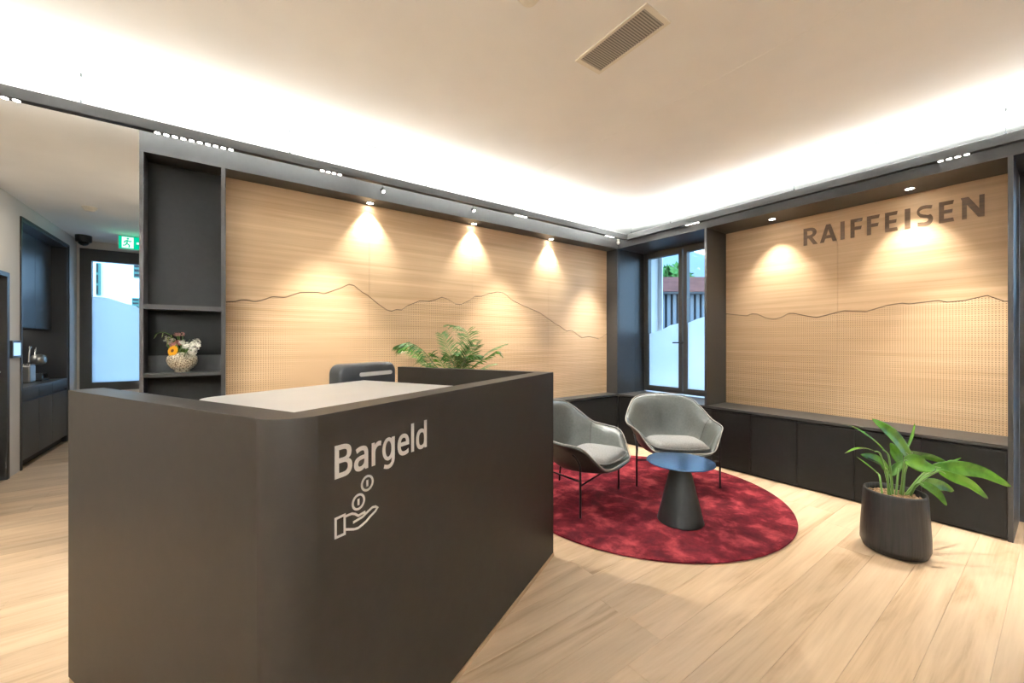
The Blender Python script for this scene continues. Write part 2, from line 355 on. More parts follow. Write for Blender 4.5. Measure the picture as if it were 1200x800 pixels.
# window_1: two sashes in the corner niche of the right wall, frame plane x = 4.68
w1 = struct('window_1', box(4.675, 4.755, 3.352, 3.40, .635, 2.52, box(4.675, 4.755, 2.252, 2.30, .635, 2.52, box(4.675, 4.755, 2.30, 3.352, 2.475, 2.52, box(4.675, 4.755, 2.30, 3.352, .635, .672)))), M['frame'])
for (a, b_, film) in ((2.877, 3.350, ((2.877, 1.535), (3.01, 1.511), (3.137, 1.453), (3.23, 1.43), (3.325, 1.405))), (2.302, 2.767, ((2.32, 1.685), (2.484, 1.625), (2.557, 1.599), (2.61, 1.586), (2.665, 1.572), (2.72, 1.55), (2.767, 1.534)))):
    ga, gb = (a+.0, 3.325) if a > 2.8 else (2.325, b_)
    sa = box(4.66, 4.73, a-.045 if a > 2.8 else a, ga, .674, 2.473)
    box(4.66, 4.73, gb, b_ if a > 2.8 else b_+.045, .674, 2.473, sa)
    box(4.66, 4.73, ga, gb, 2.42, 2.473, sa); box(4.66, 4.73, ga, gb, .674, .71, sa)
    s_ = obj('sash', sa, M['frame'], w1)
    obj('pane', box(4.692, 4.698, ga, gb, .71, 2.42), M['glass'], s_)
    P = [(min(max(p[0], ga), gb), p[1]) for p in film]
    obj('frosted_film', ridge_band(P, .71, lambda p: (4.688, p[0], p[1]), lambda p: (4.690, p[0], p[1])), M['frost'], s_)
    if a > 2.8:
        hb = lathe([(.016, 0), (.016, .008)], (0, 0, 0), 16); bmesh.ops.rotate(hb, verts=hb.verts, matrix=Matrix.Rotation(-PI/2, 3, 'Y')); bmesh.ops.translate(hb, verts=hb.verts, vec=(4.660, 2.826, 1.285))
        tube([(4.652, 2.826, 1.285), (4.618, 2.826, 1.285), (4.615, 2.86, 1.285), (4.615, 2.93, 1.285)], .008, 8, hb)
        obj('handle', hb, M['metal'], s_)
# outside reveal of window_1
struct('trim_2', box(5.0, 5.02, 3.34, 3.56, .5, 2.7, box(5.0, 5.06, 2.2, 3.5, .55, .60)), M['facade'])
# window_2 at the end of the passage, mostly hidden by the wall unit
w2 = struct('window_2', box(WX0, WX0+.06, 7.985, 8.08, .60, 2.60, box(WX0+.06, -.50, 7.985, 8.08, .60, .66, box(WX0+.06, -.50, 7.985, 8.08, 2.53, 2.60, box(-.56, -.50, 7.985, 8.08, .66, 2.53)))), M['frame'])
s2 = obj('sash', box(WX0+.06, -1.541, 7.97, 8.05, .66, 2.53, box(-1.541, -.66, 7.97, 8.05, .66, .722, box(-1.541, -.66, 7.97, 8.05, 2.43, 2.53, box(-.66, -.56, 7.97, 8.05, .66, 2.53)))), M['frame'], w2)
obj('pane', box(-1.541, -.66, 8.005, 8.011, .722, 2.43), M['glass'], s2)
P2 = [(on_y(a, b_, 8.0).x, on_y(a, b_, 8.0).z) for a, b_ in ((108, 347.5), (118, 348), (127, 349), (136, 352), (148, 356), (159, 358.5))]
P2[0] = (-1.541, P2[0][1]); P2.append((-.66, 1.42))
obj('frosted_film', ridge_band(P2, .722, lambda p: (p[0], 8.000, p[1]), lambda p: (p[0], 8.003, p[1])), M['frost'], s2)
# door_2: glazed door at the right edge of the picture
d2 = struct('door_2', box(4.66, 4.74, .0, .2045, 0, 2.4995, box(4.66, 4.74, -.93, -.855, 0, 2.50, box(4.66, 4.74, -.855, .0, 2.42, 2.4995, box(4.66, 4.74, -.855, .0, 0, .10)))), M['frame'])
obj('pane', box(4.697, 4.703, -.855, .0, .10, 2.42), M['glass'], d2)
obj('frosted_film', box(4.693, 4.695, -.853, -.002, .10, 1.60), M['frost'], d2)

# ---------------------------------------------------------------- wall unit along the long wall (front y = 3.402) and sign wall (front x = 4.126)
AY, PA = 3.402, 3.580        # front of the long unit, face of its wood panel
BXF, PB = 4.126, 4.530       # front of the sign wall unit, face of its wood panel
fr = thing('wall_frame', 'anthracite frame with fascia and low plinth around the long mountain panel', 'wall frame', (1.8, AY, 0))
obj('fascia', box(-.008, BXF, AY, AY+.02, 2.512, 2.655), M['frame'], fr)
obj('soffit', box(-.008, BXF, AY-.001, 3.83, 2.500, 2.512), M['frame'], fr)
obj('top_board', box(-.008, BXF, AY+.02, 3.83, 2.640, 2.655), M['frame'], fr)
obj('upright', box(4.118, 4.142, AY+.002, 3.61, .622, 2.50), M['frame'], fr)
obj('ledge', box(-.008, 4.14, AY-.004, 3.60, .600, .622), M['frame'], fr)
obj('base_panel', box(-.008, 4.125, AY+.002, AY+.022, .02, .592), M['black'], fr)
obj('backing', box(-.006, 4.14, 3.603, 3.83, .60, 2.50), M['groove'], fr)

def split_line(pts, cuts):
    """cuts a polyline (first coordinate increasing) into pieces at the given first coordinates"""
    pieces = []; cur = [pts[0]]; ci = 0
    for a, b in zip(pts, pts[1:]):
        while ci < len(cuts) and a[0] < cuts[ci] <= b[0]:
            t = (cuts[ci]-a[0])/(b[0]-a[0]); q = (cuts[ci], a[1]+(b[1]-a[1])*t)
            cur.append(q); pieces.append(cur); cur = [q]; ci += 1
        cur.append(b)
    pieces.append(cur); return pieces
def mountain_panel(t, pts, cuts, zlo, zhi, f0, f1, mu, ml):
    G = .0035
    for P in split_line(pts, cuts):
        s = .0006
        a, b = P[0][0]+s, P[-1][0]-s
        Q = [(min(max(x, a), b), z) for x, z in P]
        obj('veneer_board', prism([(x, z+G) for x, z in Q] + [(b, zhi), (a, zhi)], f0, f1), mu, t)
        obj('perforated_board', prism([(x, z-G) for x, z in Q] + [(b, zlo), (a, zlo)], f0, f1), ml, t)
RA = [(264,353.5),(276,353),(283,351),(291,351.5),(298,353.5),(308,351.5),(319,347.5),(334,348.5),(352,342.5),(374,342.5),(379,344.5),(392,340),(398,338),(409,333),(415,334.5),(424,342),(431,346),(441,354.5),(453,363),(459,364.5),(465,362.5),(471,363),(478,358),(492,352.5),(503,353),(511,351),(518,348),(524,350),(534,356),(541,356.5),(550,352),(557,347),(565,347),(572,344),(583,342),(590,343),(601,352),(612,357.5),(632,366),(652,380),(656,382),(664,388),(670,387),(682,396),(690,394),(702,397),(712,391)]
RB = [(853,367.5),(875,370),(881,367.5),(887.5,368),(897.5,372.5),(906,374),(915,372),(924,367),(930,367),(942,369.5),(957,372),(989,364),(1015,365),(1040,357.5),(1057,355),(1065,356),(1100,352),(1110,354),(1130,352),(1157,346),(1177,353),(1181,353)]
pa = [(on_y(a, b, PA).x, on_y(a, b, PA).z) for a, b in RA]; pa[0] = (-.006, pa[0][1]); pa[-1] = (4.116, pa[-1][1])
tA = thing('oak_wall_panel', 'long oak wall panel with an engraved mountain ridge above perforated veneer', 'wall panel', (2.05, PA, .622))
mountain_panel(tA, pa, [1.02, 2.06, 3.09], .6225, 2.499, lambda p: (p[0], PA, p[1]), lambda p: (p[0], PA+.018, p[1]), M['veneer_x'], M['perf_x'])
pb = [(on_x(a, b, PB).y, on_x(a, b, PB).z) for a, b in RB][::-1]; pb[0] = (.230, pb[0][1]); pb[-1] = (2.223, pb[-1][1])
tB = thing('oak_wall_panel', 'oak wall panel with dark wooden bank lettering at its top', 'wall panel', (PB, 1.22, .622))
mountain_panel(tB, pb, [1.222], .6225, 2.499, lambda p: (PB, p[0], p[1]), lambda p: (PB+.018, p[0], p[1]), M['veneer_y'], M['perf_y'])
# RAIFFEISEN, dark stained wooden letters: (outline in units of the letter box 0..1 x 0..1), left and right edge on the wall
def arc(cx, cy, rx, ry, a0, a1, n=10): return [(cx+rx*math.cos(math.radians(a0+(a1-a0)*i/n)), cy+ry*math.sin(math.radians(a0+(a1-a0)*i/n))) for i in range(n+1)]
LT = {
 'R': ([(0,0),(.26,0),(.26,.40),(.36,.40),(.70,0),(1.0,0),(.62,.43)] + arc(.50,.71,.42,.29,-50,90) + [(0,1)], [(.26,.57),(.26,.82),(.46,.82)] + arc(.46,.695,.20,.125,85,-85,6) + [(.46,.57)]),
 'A': ([(0,0),(.24,0),(.32,.21),(.68,.21),(.76,0),(1,0),(.63,1),(.37,1)], [(.38,.38),(.50,.74),(.62,.38)]),
 'I': ([(0,0),(1,0),(1,1),(0,1)], None),
 'F': ([(0,0),(.33,0),(.33,.40),(.85,.40),(.92,.58),(.33,.58),(.33,.82),(.93,.82),(1,1),(0,1)], None),
 'E': ([(0,0),(1,0),(.93,.18),(.33,.18),(.33,.42),(.86,.42),(.90,.59),(.33,.59),(.33,.82),(.91,.82),(.98,1),(0,1)], None),
 'N': ([(0,0),(.22,0),(.22,.66),(.72,.02),(1,.0),(1,1),(.77,1),(.77,.40),(.30,1),(-.06,1),(0,.88)], None),
}
sc_ = [(.96,.95),(.90,.79)] + arc(.52,.72,.36,.115,60,170,7) + [(.22,.64),(.40,.575),(.72,.50)] + arc(.62,.29,.38,.30,55,-90,9) + [(.45,0),(.06,.03),(.06,.22)] + arc(.48,.285,.24,.105,-120,60,8) + [(.50,.385),(.22,.455)] + arc(.40,.72,.38,.28,205,90,9) + [(.60,1.0)]
LT['S'] = (sc_, None)
def letter_obj(outer, hole, f, name, m, parent, world=True):
    """outline (with an optional hole) filled as a curve, extruded and moved to the wall by f(u, v, depth)"""
    cu = bpy.data.curves.new('tmp', 'CURVE'); cu.dimensions = '2D'; cu.fill_mode = 'BOTH'; cu.extrude = .5
    for lp in [outer] + ([hole] if hole else []):
        s = cu.splines.new('POLY'); s.points.add(len(lp)-1); s.use_cyclic_u = True
        for p, q in zip(s.points, lp): p.co = (q[0], q[1], 0, 1)
    o = bpy.data.objects.new('tmp', cu); me = o.to_mesh(); bm = bmesh.new(); bm.from_mesh(me); o.to_mesh_clear()
    bpy.data.objects.remove(o); bpy.data.curves.remove(cu)
    bmesh.ops.remove_doubles(bm, verts=bm.verts, dist=1e-5)
    for v in bm.verts: v.co = f(v.co.x, v.co.y, v.co.z)
    return obj(name, bm, m, parent, world=world)
edges = [1.487,1.374,1.356,1.229,1.203,1.173,1.131,1.047,1.019,0.935,0.902,0.822,0.781,0.748,0.712,0.62,0.588,0.507,0.468,0.357]
for i, ch in enumerate('RAIFFEISEN'):
    ya, yb = edges[2*i], edges[2*i+1]; o_, h_ = LT[ch]
    letter_obj(o_, h_, lambda u, v, d, ya=ya, yb=yb: (PB-.0015+.004*d, ya+(yb-ya)*u, 2.222+.163*v), 'letter', M['letter'], tB)

sh = thing('shelf_unit', 'tall black open shelf niche left of the long oak panel', 'shelf', (-.24, AY, 0))
obj('side_panel', box(-.448, -.428, AY, 3.83, 0, 2.50), M['frame'], sh)
obj('side_panel', box(-.032, -.008, AY, 3.60, 0, 2.50), M['frame'], sh)
obj('fascia', box(-.448, -.008, AY, AY+.02, 2.512, 2.655), M['frame'], sh)
obj('soffit', box(-.448, -.008, AY-.001, 3.83, 2.500, 2.512), M['frame'], sh)
obj('back_panel', box(-.428, -.032, PA-.006, PA+.016, 0, 2.50), M['black'], sh)
obj('shelf', box(-.428, -.032, AY+.002, PA-.006, 1.508, 1.538), M['frame'], sh)
obj('shelf', box(-.428, -.032, AY+.002, PA-.006, 1.070, 1.094), M['frame'], sh)
obj('upstand', box(-.427, -.033, PA-.022, PA-.006, 1.094, 1.205), M['slate'], sh, label='grey slate-like upstand at the back of the lower shelf')
obj('base_panel', box(-.428, -.032, AY+.002, AY+.02, 0, .60), M['black'], sh)

# sign wall: frame, window lining, ledge and base cabinets
fb = thing('wall_frame', 'anthracite frame with fascia and uprights around the lettered oak panel', 'wall frame', (BXF, 1.2, 0))
obj('fascia', box(BXF, BXF+.02, -1.0, AY-.001, 2.512, 2.655), M['frame'], fb)
obj('soffit', box(BXF-.001, 4.70, -1.0, AY-.001, 2.500, 2.512), M['frame'], fb)
obj('top_board', box(BXF+.02, 4.70, -1.0, AY-.001, 2.640, 2.655), M['frame'], fb)
obj('upright', box(BXF, 4.66, 2.225, 2.249, .622, 2.50), M['frame'], fb)
tag(obj('end_panel', box(BXF, 4.66, .205, .228, 0, 2.4995), M['frame']), 'tall anthracite end panel right of the lettered oak panel', 'panel')
obj('backing', box(PB+.022, 4.66, .228, 2.225, .60, 2.50), M['groove'], fb)
jl = obj('window_lining', box(BXF+.018, 4.475, 3.402, 3.416, .622, 2.50), M['frame'], fb)
obj('lining_board', box(4.479, 4.675, 3.402, 3.416, .622, 2.50), M['frame'], jl)
lg = obj('ledge_top', box(BXF-.003, PB+.02, .228, 2.225, .600, .622, box(BXF-.003, 4.66, 2.225, AY-.004, .600, .622)), M['frame'])
tag(lg, 'continuous anthracite ledge on top of the low black cabinets', 'ledge')
ys = [.229, .623, 1.007, 1.405, 1.788, 2.172, 2.575, 2.975, 3.396]
where = ['nearest the camera, at the right end of the row', 'behind the potted plant, second from the right end', 'left of the potted plant, third from the right end', 'below the first letter, fourth from the right end', 'directly right of the window, fifth from the right end', 'under the right half of the window behind the armchair', 'under the window middle, hidden mostly by the facing armchair', 'in the room corner left of the facing armchair']
for i in range(8):
    a, b = ys[i], ys[i+1]
    t = thing('base_cabinet', 'low black handleless cabinet ' + where[i], 'cabinet', (BXF+.2, (a+b)/2, 0), 0, 'low cabinets below the oak panel and window')
    obj('body', box(BXF+.021, PB, a+.001, b-.001, .02, .598), M['black'], t)
    obj('door', box(BXF, BXF+.019, a+.0018, b-.0018, .022, .583), M['black'], t, bevel=.0012)
    obj('plinth', box(BXF+.03, BXF+.05, a, b, 0, .022), M['dark'], t)

# ---------------------------------------------------------------- suspended light beams
ZB0, ZB1, E_DOWN = 2.567, BT, 24
def beam(name, label, along, lo, hi, groups, hangs, BX=BX, BY=BY, dim=1):
    X = along == 'x'
    t = thing(name, label, 'light', ((lo+hi)/2, BY, ZB0) if X else (BX, (lo+hi)/2, ZB0), 0, 'suspended light beams')
    bb = (lambda a0, a1, c0, c1, z0, z1: box(a0, a1, BY+c0, BY+c1, z0, z1)) if X else (lambda a0, a1, c0, c1, z0, z1: box(BX+c0, BX+c1, a0, a1, z0, z1))
    obj('profile', bb(lo, hi, -.025, .025, ZB0, ZB1), M['frame'], t)
    obj('slot', bb(lo+.01, hi-.01, -.021, .021, ZB0-.0015, ZB0-.0002), M['dark'], t)
    me = None
    for a0, n in groups:
        for k in range(n):
            c = a0 + .0405*k; R_ = root_of(t)
            if me is None:
                bm = box(-.0128, .0128, -.0125, .0125, -.004, 0) if X else box(-.0125, .0125, -.0128, .0128, -.004, 0)
                bmesh.ops.bevel(bm, geom=[e for e in bm.edges if abs(e.verts[0].co.z-e.verts[1].co.z) > .001], offset=.005, segments=2, affect='EDGES')
                me = bpy.data.meshes.new('led_lens'); bm.to_mesh(me); bm.free(); me.materials.append(M['dot'])
            o = bpy.data.objects.new('led_lens', me); C.objects.link(o); o.parent = t
            p = Vector((c, BY, ZB0-.0016)) if X else Vector((BX, c, ZB0-.0016)); o.location = p - R_.location
        c = a0 + .0405*(n-1)/2
        lamp('SPOT', 'beam_downlight', (c, BY, ZB0-.02) if X else (BX, c, ZB0-.02), E_DOWN*dim*(n if n < 10 else (5 if dim != 1 else 1.5)), WARM, (0, 0, 0), spot_size=math.radians(68), spot_blend=.8, shadow_soft_size=.05)
    for a in hangs:
        x, y = (a, BY) if X else (BX, a)
        h = obj('hanger', lathe([(.005, ZB1-.002), (.005, ZB1+.022), (.0011, ZB1+.024), (.0011, ZC-.02)], (x, y, 0), 8), M['metal'], t)
        obj('ceiling_cap', lathe([(.0065, ZC-.022), (.0065, ZC)], (x, y, 0), 10), M['metal'], h)
    return t
beam('light_beam', 'thin anthracite suspended light beam running along the long panel wall', 'x', XL+.01, BX+.025, [(-1.262, 10), (-.342, 10), (.575, 4), (2.352, 4), (3.690, 4)], [-.663, .365, 1.394, 2.441, 3.498])
beam('light_beam', 'thin anthracite suspended light beam running above the lettered panel', 'y', -3.3, BY-.026, [(-2.2, 10), (-1.0, 10), (.399, 4), (2.293, 4)], [-.95, .232, 1.407, 2.613, 3.147], dim=1.15)

beam('light_beam', 'added unseen light beam along the left wall, for fill light', 'y', -3.3, BY-.026, [(-2.2, 10), (-.8, 10), (.6, 10)], [], BX=BL, dim=.3)  # added out of view to light the room from the left
beam('light_beam', 'added unseen light beam across the rear end of the room, for fill light', 'x', BL+.026, BX-.026, [(0., 10), (2.2, 10)], [], BY=BR_, dim=.7)  # added out of view to brighten the ceiling from behind
def track_spot(p, target, lab):
    t = thing('track_spot', lab, 'spotlight', (p[0], p[1], ZB0-.002), 0, 'spotlights on the long light beam')
    d = (Vector(target)-Vector(p)).normalized()
    obj('stem', tube([(p[0], p[1], ZB0-.002), (p[0], p[1], p[2]+.012)], .004), M['metal'], t)
    obj('housing', tube([Vector(p)-d*.018, Vector(p)-d*.012, Vector(p)+d*.014], [.010, .0145, .0145], 16), M['metal'], t)
    obj('lens', tube([Vector(p)+d*.0142, Vector(p)+d*.0152], .012, 16), M['bulb'], t)
    lamp('SPOT', 'track_spot_light', Vector(p)+d*.03, 68, WARM, aim(p, target), spot_size=math.radians(58), spot_blend=.8, shadow_soft_size=.015)
track_spot((1.02, BY, 2.515), (2.15, 1.0, 0), 'small spotlight on the light beam, left one of two, glaring')
track_spot((1.858, BY, 2.521), (3.2, .8, 0), 'small spotlight on the light beam, right one of two, glaring')
def downlight(p, lab, en, tgt):
    t = thing('downlight', lab, 'downlight', (p[0], p[1], 2.4995), 0, 'recessed downlights above the oak panels')
    obj('rim', lathe([(.034, -.003), (.034, 0), (.026, 0), (.026, -.003)], (p[0], p[1], 2.4995), 24, capb=False, capt=False), M['metal'], t)
    obj('lens', lathe([(.025, -.0022), (.025, -.0008)], (p[0], p[1], 2.4995), 24), M['bulb'], t)
    lamp('SPOT', 'downlight_light', (p[0], p[1], 2.492), en, WARM, aim((p[0], p[1], 2.492), tgt), spot_size=math.radians(84), spot_blend=.85, shadow_soft_size=.012)
for x, s in ((1.010, 'left one of the three above the long oak panel'), (2.048, 'middle one of the three above the long oak panel'), (3.091, 'right one of the three above the long oak panel')):
    downlight((x, 3.525), 'small round recessed downlight, ' + s, 36, (x, 3.53, 1))
downlight((4.35, 1.690), 'small round recessed downlight beside the window, left of the lettering', 36, (4.37, 1.69, 1))
downlight((4.36, .725), 'small round recessed downlight above the last letters', 36, (4.38, .725, 1))

# sensor in the corner under the beams
ps = on_y(724.5, 278, 3.385)
t = thing('presence_sensor', 'small white presence sensor below the light beams in the room corner', 'sensor', (ps.x, ps.y, ps.z))
obj('housing', lathe([(.016, 0), (.017, -.052), (.015, -.054)], (ps.x, ps.y, ps.z), 16), M['vent'], t, smooth=False)
obj('dome', lathe([(.005, -.096), (.015, -.088), (.020, -.074), (.019, -.056), (.014, -.0545)], (ps.x, ps.y, ps.z), 16), M['sign'], t, smooth=True)
# ceiling fittings
for (x, y, s) in ((.900, 3.205, 'flat round grey ceiling speaker above the long panel wall'), (4.048, .911, 'flat round grey ceiling speaker above the lettered panel')):
    t = thing('ceiling_speaker', s, 'speaker', (x, y, ZC), 0, 'ceiling speakers')
    obj('grille', lathe([(.098, -.006), (.098, -.002)], (x, y, ZC), 40), M['speaker'], t)
    obj('rim', lathe([(.099, -.001), (.104, -.004), (.107, 0)], (x, y, ZC), 40, capb=False, capt=False), M['vent'], t)
t = thing('ceiling_vent', 'rectangular grey slatted ventilation grille in the ceiling', 'vent', (1.604, 1.31, ZC))
vx0, vx1, vy0, vy1 = 1.51, 1.695, 1.085, 1.53
obj('vent_frame', box(vx0, vx0+.016, vy0, vy1, ZC-.006, ZC, box(vx1-.016, vx1, vy0, vy1, ZC-.006, ZC, box(vx0+.016, vx1-.016, vy0, vy0+.024, ZC-.006, ZC, box(vx0+.016, vx1-.016, vy1-.024, vy1, ZC-.006, ZC)))), M['cream'], t)
obj('backing', box(vx0+.016, vx1-.016, vy0+.024, vy1-.024, ZC-.0012, ZC), M['vent_back'], t)
me = None
for k in range(30):
    y = vy0+.024 + (k+.5)*(vy1-vy0-.048)/30
    if me is None:
        bm = bmesh.new(); prism([(-.0045, -.005), (.002, -.005), (.0048, -.0015), (-.0017, -.0015)], lambda p: (-(vx1-vx0)/2+.016, p[0], p[1]), lambda p: ((vx1-vx0)/2-.016, p[0], p[1]), bm)
        me = bpy.data.meshes.new('slat'); bm.to_mesh(me); bm.free(); me.materials.append(M['vent'])
    o = bpy.data.objects.new('slat', me); C.objects.link(o); o.parent = t; o.location = (0, y-1.31, 0)
def smoke(x, y, z, lab):
    t = thing('smoke_detector', lab, 'smoke detector', (x, y, z), 0, 'smoke detectors')
    obj('base', lathe([(.056, -.014), (.060, -.004), (.060, 0)], (x, y, z), 28), M['cream'], t, smooth=False)
    obj('chamber', lathe([(.020, -.044), (.036, -.040), (.040, -.030), (.046, -.026), (.048, -.014)], (x, y, z), 28), M['cream'], t)
smoke(1.052, 1.345, ZC, 'cream smoke detector cut off by the top picture edge')
smoke(-1.174, 5.996, 2.71, 'cream smoke detector on the low ceiling of the passage at left')
# passage: camera dome, exit sign, touch panel
pc = on_y(98, 277, 7.64)
t = thing('dome_camera', 'black dome camera on the passage ceiling above the far window', 'security camera', (pc.x, pc.y, 2.71))
obj('base', lathe([(.075, -.085), (.080, -.06), (.080, 0)], (pc.x, pc.y, 2.71), 24), M['plastic'], t)
obj('dome', lathe([(.010, -.135), (.035, -.125), (.052, -.105), (.056, -.085)], (pc.x, pc.y, 2.71), 24), M['metal'], t, smooth=True)
ex = [on_y(139, 276, 7.30), on_y(172, 292, 7.30)]
x0, x1, z1, z0 = ex[0].x, ex[1].x+.06, 2.705, on_y(139, 290.5, 7.30).z
t = thing('exit_sign', 'lit green emergency exit sign with white running figure, half hidden by the shelf unit', 'exit sign', ((x0+x1)/2, 7.3, z0))
obj('housing', box(x0-.006, x1+.006, 7.305, 7.33, z0-.006, z1), M['cream'], t)
obj('panel', box(x0, x1, 7.300, 7.305, z0, z1-.002), M['exit_green'], t)
hgt = z1-.002-z0; ux = x0+.03
obj('pictogram_field', box(ux, ux+hgt*.68, 7.2985, 7.2998, z0+.012, z1-.014), M['exit_white'], t)
mn = bmesh.new()
for pts in (((.45,.70),(.40,.42)), ((.40,.42),(.58,.30),(.56,.12)), ((.40,.42),(.28,.28),(.12,.26)), ((.45,.66),(.62,.58),(.72,.64)), ((.44,.66),(.28,.60),(.22,.46))):
    tube([(ux+hgt*(a*.8-.03), 7.2975, z0+hgt*b) for a, b in pts], hgt*.045, 6, mn)
lathe([(.001, -.02*hgt), (hgt*.07, -.02*hgt), (hgt*.07, .02*hgt), (.001, .02*hgt)], (0, 0, 0), 12, mn)
for v in mn.verts:
    if v.co.y < 1: v.co = Vector((ux+hgt*.35+v.co.x, 7.2975+v.co.z*.3, z0+hgt*.80+v.co.y))
obj('running_figure', mn, M['exit_green'], t)
ax = ux+hgt*.85
obj('arrow', prism([(ax, z0+hgt*.42), (ax+hgt*.35, z0+hgt*.42), (ax+hgt*.35, z0+hgt*.25), (ax+hgt*.7, z0+hgt*.5), (ax+hgt*.35, z0+hgt*.75), (ax+hgt*.35, z0+hgt*.58), (ax, z0+hgt*.58)], lambda p: (p[0], 7.2985, p[1]), lambda p: (p[0], 7.2999, p[1])), M['exit_white'], t)
lamp('AREA', 'exit_glow', ((x0+x1)/2, 7.28, z0+.05), .2, (.05, 1, .55), (PI/2, 0, PI), shape='RECTANGLE', size=.3, size_y=.1)
t = thing('touch_panel', 'small pale blue glowing touch panel on the wall beside the dark door', 'wall panel', (XL, 6.0, 1.15))
obj('bezel', box(XL, XL+.02, 5.893, 6.095, 1.140, 1.310), M['plastic'], t, bevel=.004)
obj('screen', box(XL+.0202, XL+.0215, 5.915, 6.075, 1.162, 1.288), M['screen'], t)

# kitchen niche
struct('wall_niche_back', box(XL-.66, XL-.63, 6.15, 7.62, 0, 2.545), M['kitchen'])
struct('wall_niche_right', box(XL-.63, XL, 7.585, 7.62, 0, 2.545), M['kitchen'])
struct('wall_niche_left', box(XL-.63, XL, 6.15, 6.175, 0, 2.545), M['kitchen'])
struct('wall_niche_top', box(XL-.63, XL, 6.175, 7.585, 2.52, 2.545), M['kitchen'])
struct('trim_3', box(XL-.02, XL+.012, 6.13, 6.152, 0, 2.56, box(XL-.02, XL+.012, 7.618, 7.640, 0, 2.56, box(XL-.02, XL+.012, 6.152, 7.618, 2.54, 2.562))), M['frame'])
ks = [6.178, 6.641, 7.06, 7.583]
for i, s in enumerate(('nearest the dark door', 'in the middle', 'farthest back')):
    a, b = ks[i], ks[i+1]
    t = thing('kitchen_cabinet', 'dark blue-grey kitchenette base cabinet with drawer, ' + s, 'cabinet', (XL-.3, (a+b)/2, 0), 0, 'kitchenette base cabinets')
    obj('body', box(XL-.62, XL-.021, a+.001, b-.001, .08, .80), M['kitchen'], t)
    obj('drawer', box(XL-.02, XL-.001, a+.002, b-.002, .700, .800), M['kitchen'], t, bevel=.001)
    obj('door', box(XL-.02, XL-.001, a+.002, b-.002, .085, .676), M['kitchen'], t, bevel=.001)
    obj('plinth', box(XL-.07, XL-.05, a, b, 0, .08), M['dark'], t)
tag(obj('kitchen_worktop', box(XL-.63, XL+.004, 6.178, 7.583, .802, .824), M['kitchen_top']), 'thin dark stone worktop of the kitchenette niche', 'worktop')
t = thing('upper_cabinet', 'dark wall cabinet high in the kitchenette niche', 'cabinet', (XL-.4, 6.9, 1.46))
obj('body', box(XL-.63, XL-.16, 6.178, 7.583, 1.455, 2.515), M['kitchen'], t)
for a, b in ((6.18, 6.641), (6.645, 7.06), (7.064, 7.581)): obj('door', box(XL-.158, XL-.14, a, b, 1.455, 2.515), M['kitchen'], t, bevel=.001)
# coffee machine and kettle on the kitchen worktop
cx, cy, cz = -1.90, 7.30, .8242
t = thing('coffee_machine', 'chrome and black coffee machine with a round head and bent lever on the kitchenette worktop', 'coffee machine', (cx, cy, cz))
obj('base', box(cx-.05, cx+.09, cy-.10, cy+.14, cz, cz+.02), M['plastic'], t, bevel=.004)
obj('drip_tray', box(cx, cx+.085, cy-.07, cy+.12, cz+.085, cz+.095, box(cx, cx+.085, cy-.07, cy-.055, cz+.02, cz+.085, box(cx, cx+.085, cy+.105, cy+.12, cz+.02, cz+.085))), M['chrome'], t)
obj('column', box(cx-.05, cx-.005, cy-.02, cy+.06, cz+.02, cz+.22), M['plastic'], t, bevel=.01)
hd = lathe([(.02, -.062), (.05, -.055), (.066, -.02), (.066, .02), (.05, .055), (.02, .062)], (0, 0, 0), 20); bmesh.ops.rotate(hd, verts=hd.verts, matrix=Matrix.Rotation(PI/2, 3, 'Y')); bmesh.ops.scale(hd, verts=hd.verts, vec=(1, 1.25, 1)); bmesh.ops.translate(hd, verts=hd.verts, vec=(cx+.03, cy+.03, cz+.255))
obj('head', hd, M['steel'], t, smooth=True)
obj('lever', tube(catmull([(cx, cy-.17, cz+.23), (cx, cy-.15, cz+.34), (cx, cy-.12, cz+.405), (cx, cy-.05, cz+.41), (cx, cy+.04, cz+.405), (cx, cy+.045, cz+.36), (cx, cy+.02, cz+.29)], 4), .010, 8), M['chrome'], t)
t = thing('water_tank', 'matt silver box-shaped canister left of the coffee machine', 'canister', (-1.90, 7.0, cz))
obj('body', box(-1.97, -1.83, 6.92, 7.09, cz, cz+.20), M['steel'], t, bevel=.015)
obj('lid', box(-1.965, -1.835, 6.925, 7.085, cz+.2002, cz+.215), M['chrome'], t, bevel=.005)
lamp('AREA', 'niche_strip', (XL-.40, 6.9, 1.45), .8, WARM, (0, 0, 0), shape='RECTANGLE', size=.03, size_y=1.2)

# ---------------------------------------------------------------- reception counter (local: x along the front, left to right; y into the counter)
P0 = Vector((1.610, 1.817, 0)); CA = math.radians(26.9); CL = 1.692; CZ = 1.1143
ct = thing('reception_counter', 'large anthracite reception counter with rounded corner and white lettering in the foreground', 'counter', P0, CA)
def cobj(name, bm, m, parent=ct, **k): return obj(name, bm, m, parent, world=False, **k)
def fil(cx, cy, r, a0, a1, n=10): return [(cx+r*math.cos(math.radians(a0+(a1-a0)*i/n)), cy+r*math.sin(math.radians(a0+(a1-a0)*i/n))) for i in range(n+1)]
T = .098; DL = 1.31; RT_ = .050; R = .095
outer = [(0, 1.205), (0, 0)] + fil(-CL+R, R, R, 270, 180, 14) + [(-CL, DL), (-CL+T, DL), (-CL+T, T), (-RT_, T), (-RT_, 1.205)]
body = cobj('body', prism_z(outer, .022, CZ), M['counter'], bevel=.0015)
for p in body.data.polygons:
    if abs(p.normal.z) < .1 and abs(p.normal.x) > .03 and abs(p.normal.y) > .03: p.use_smooth = True
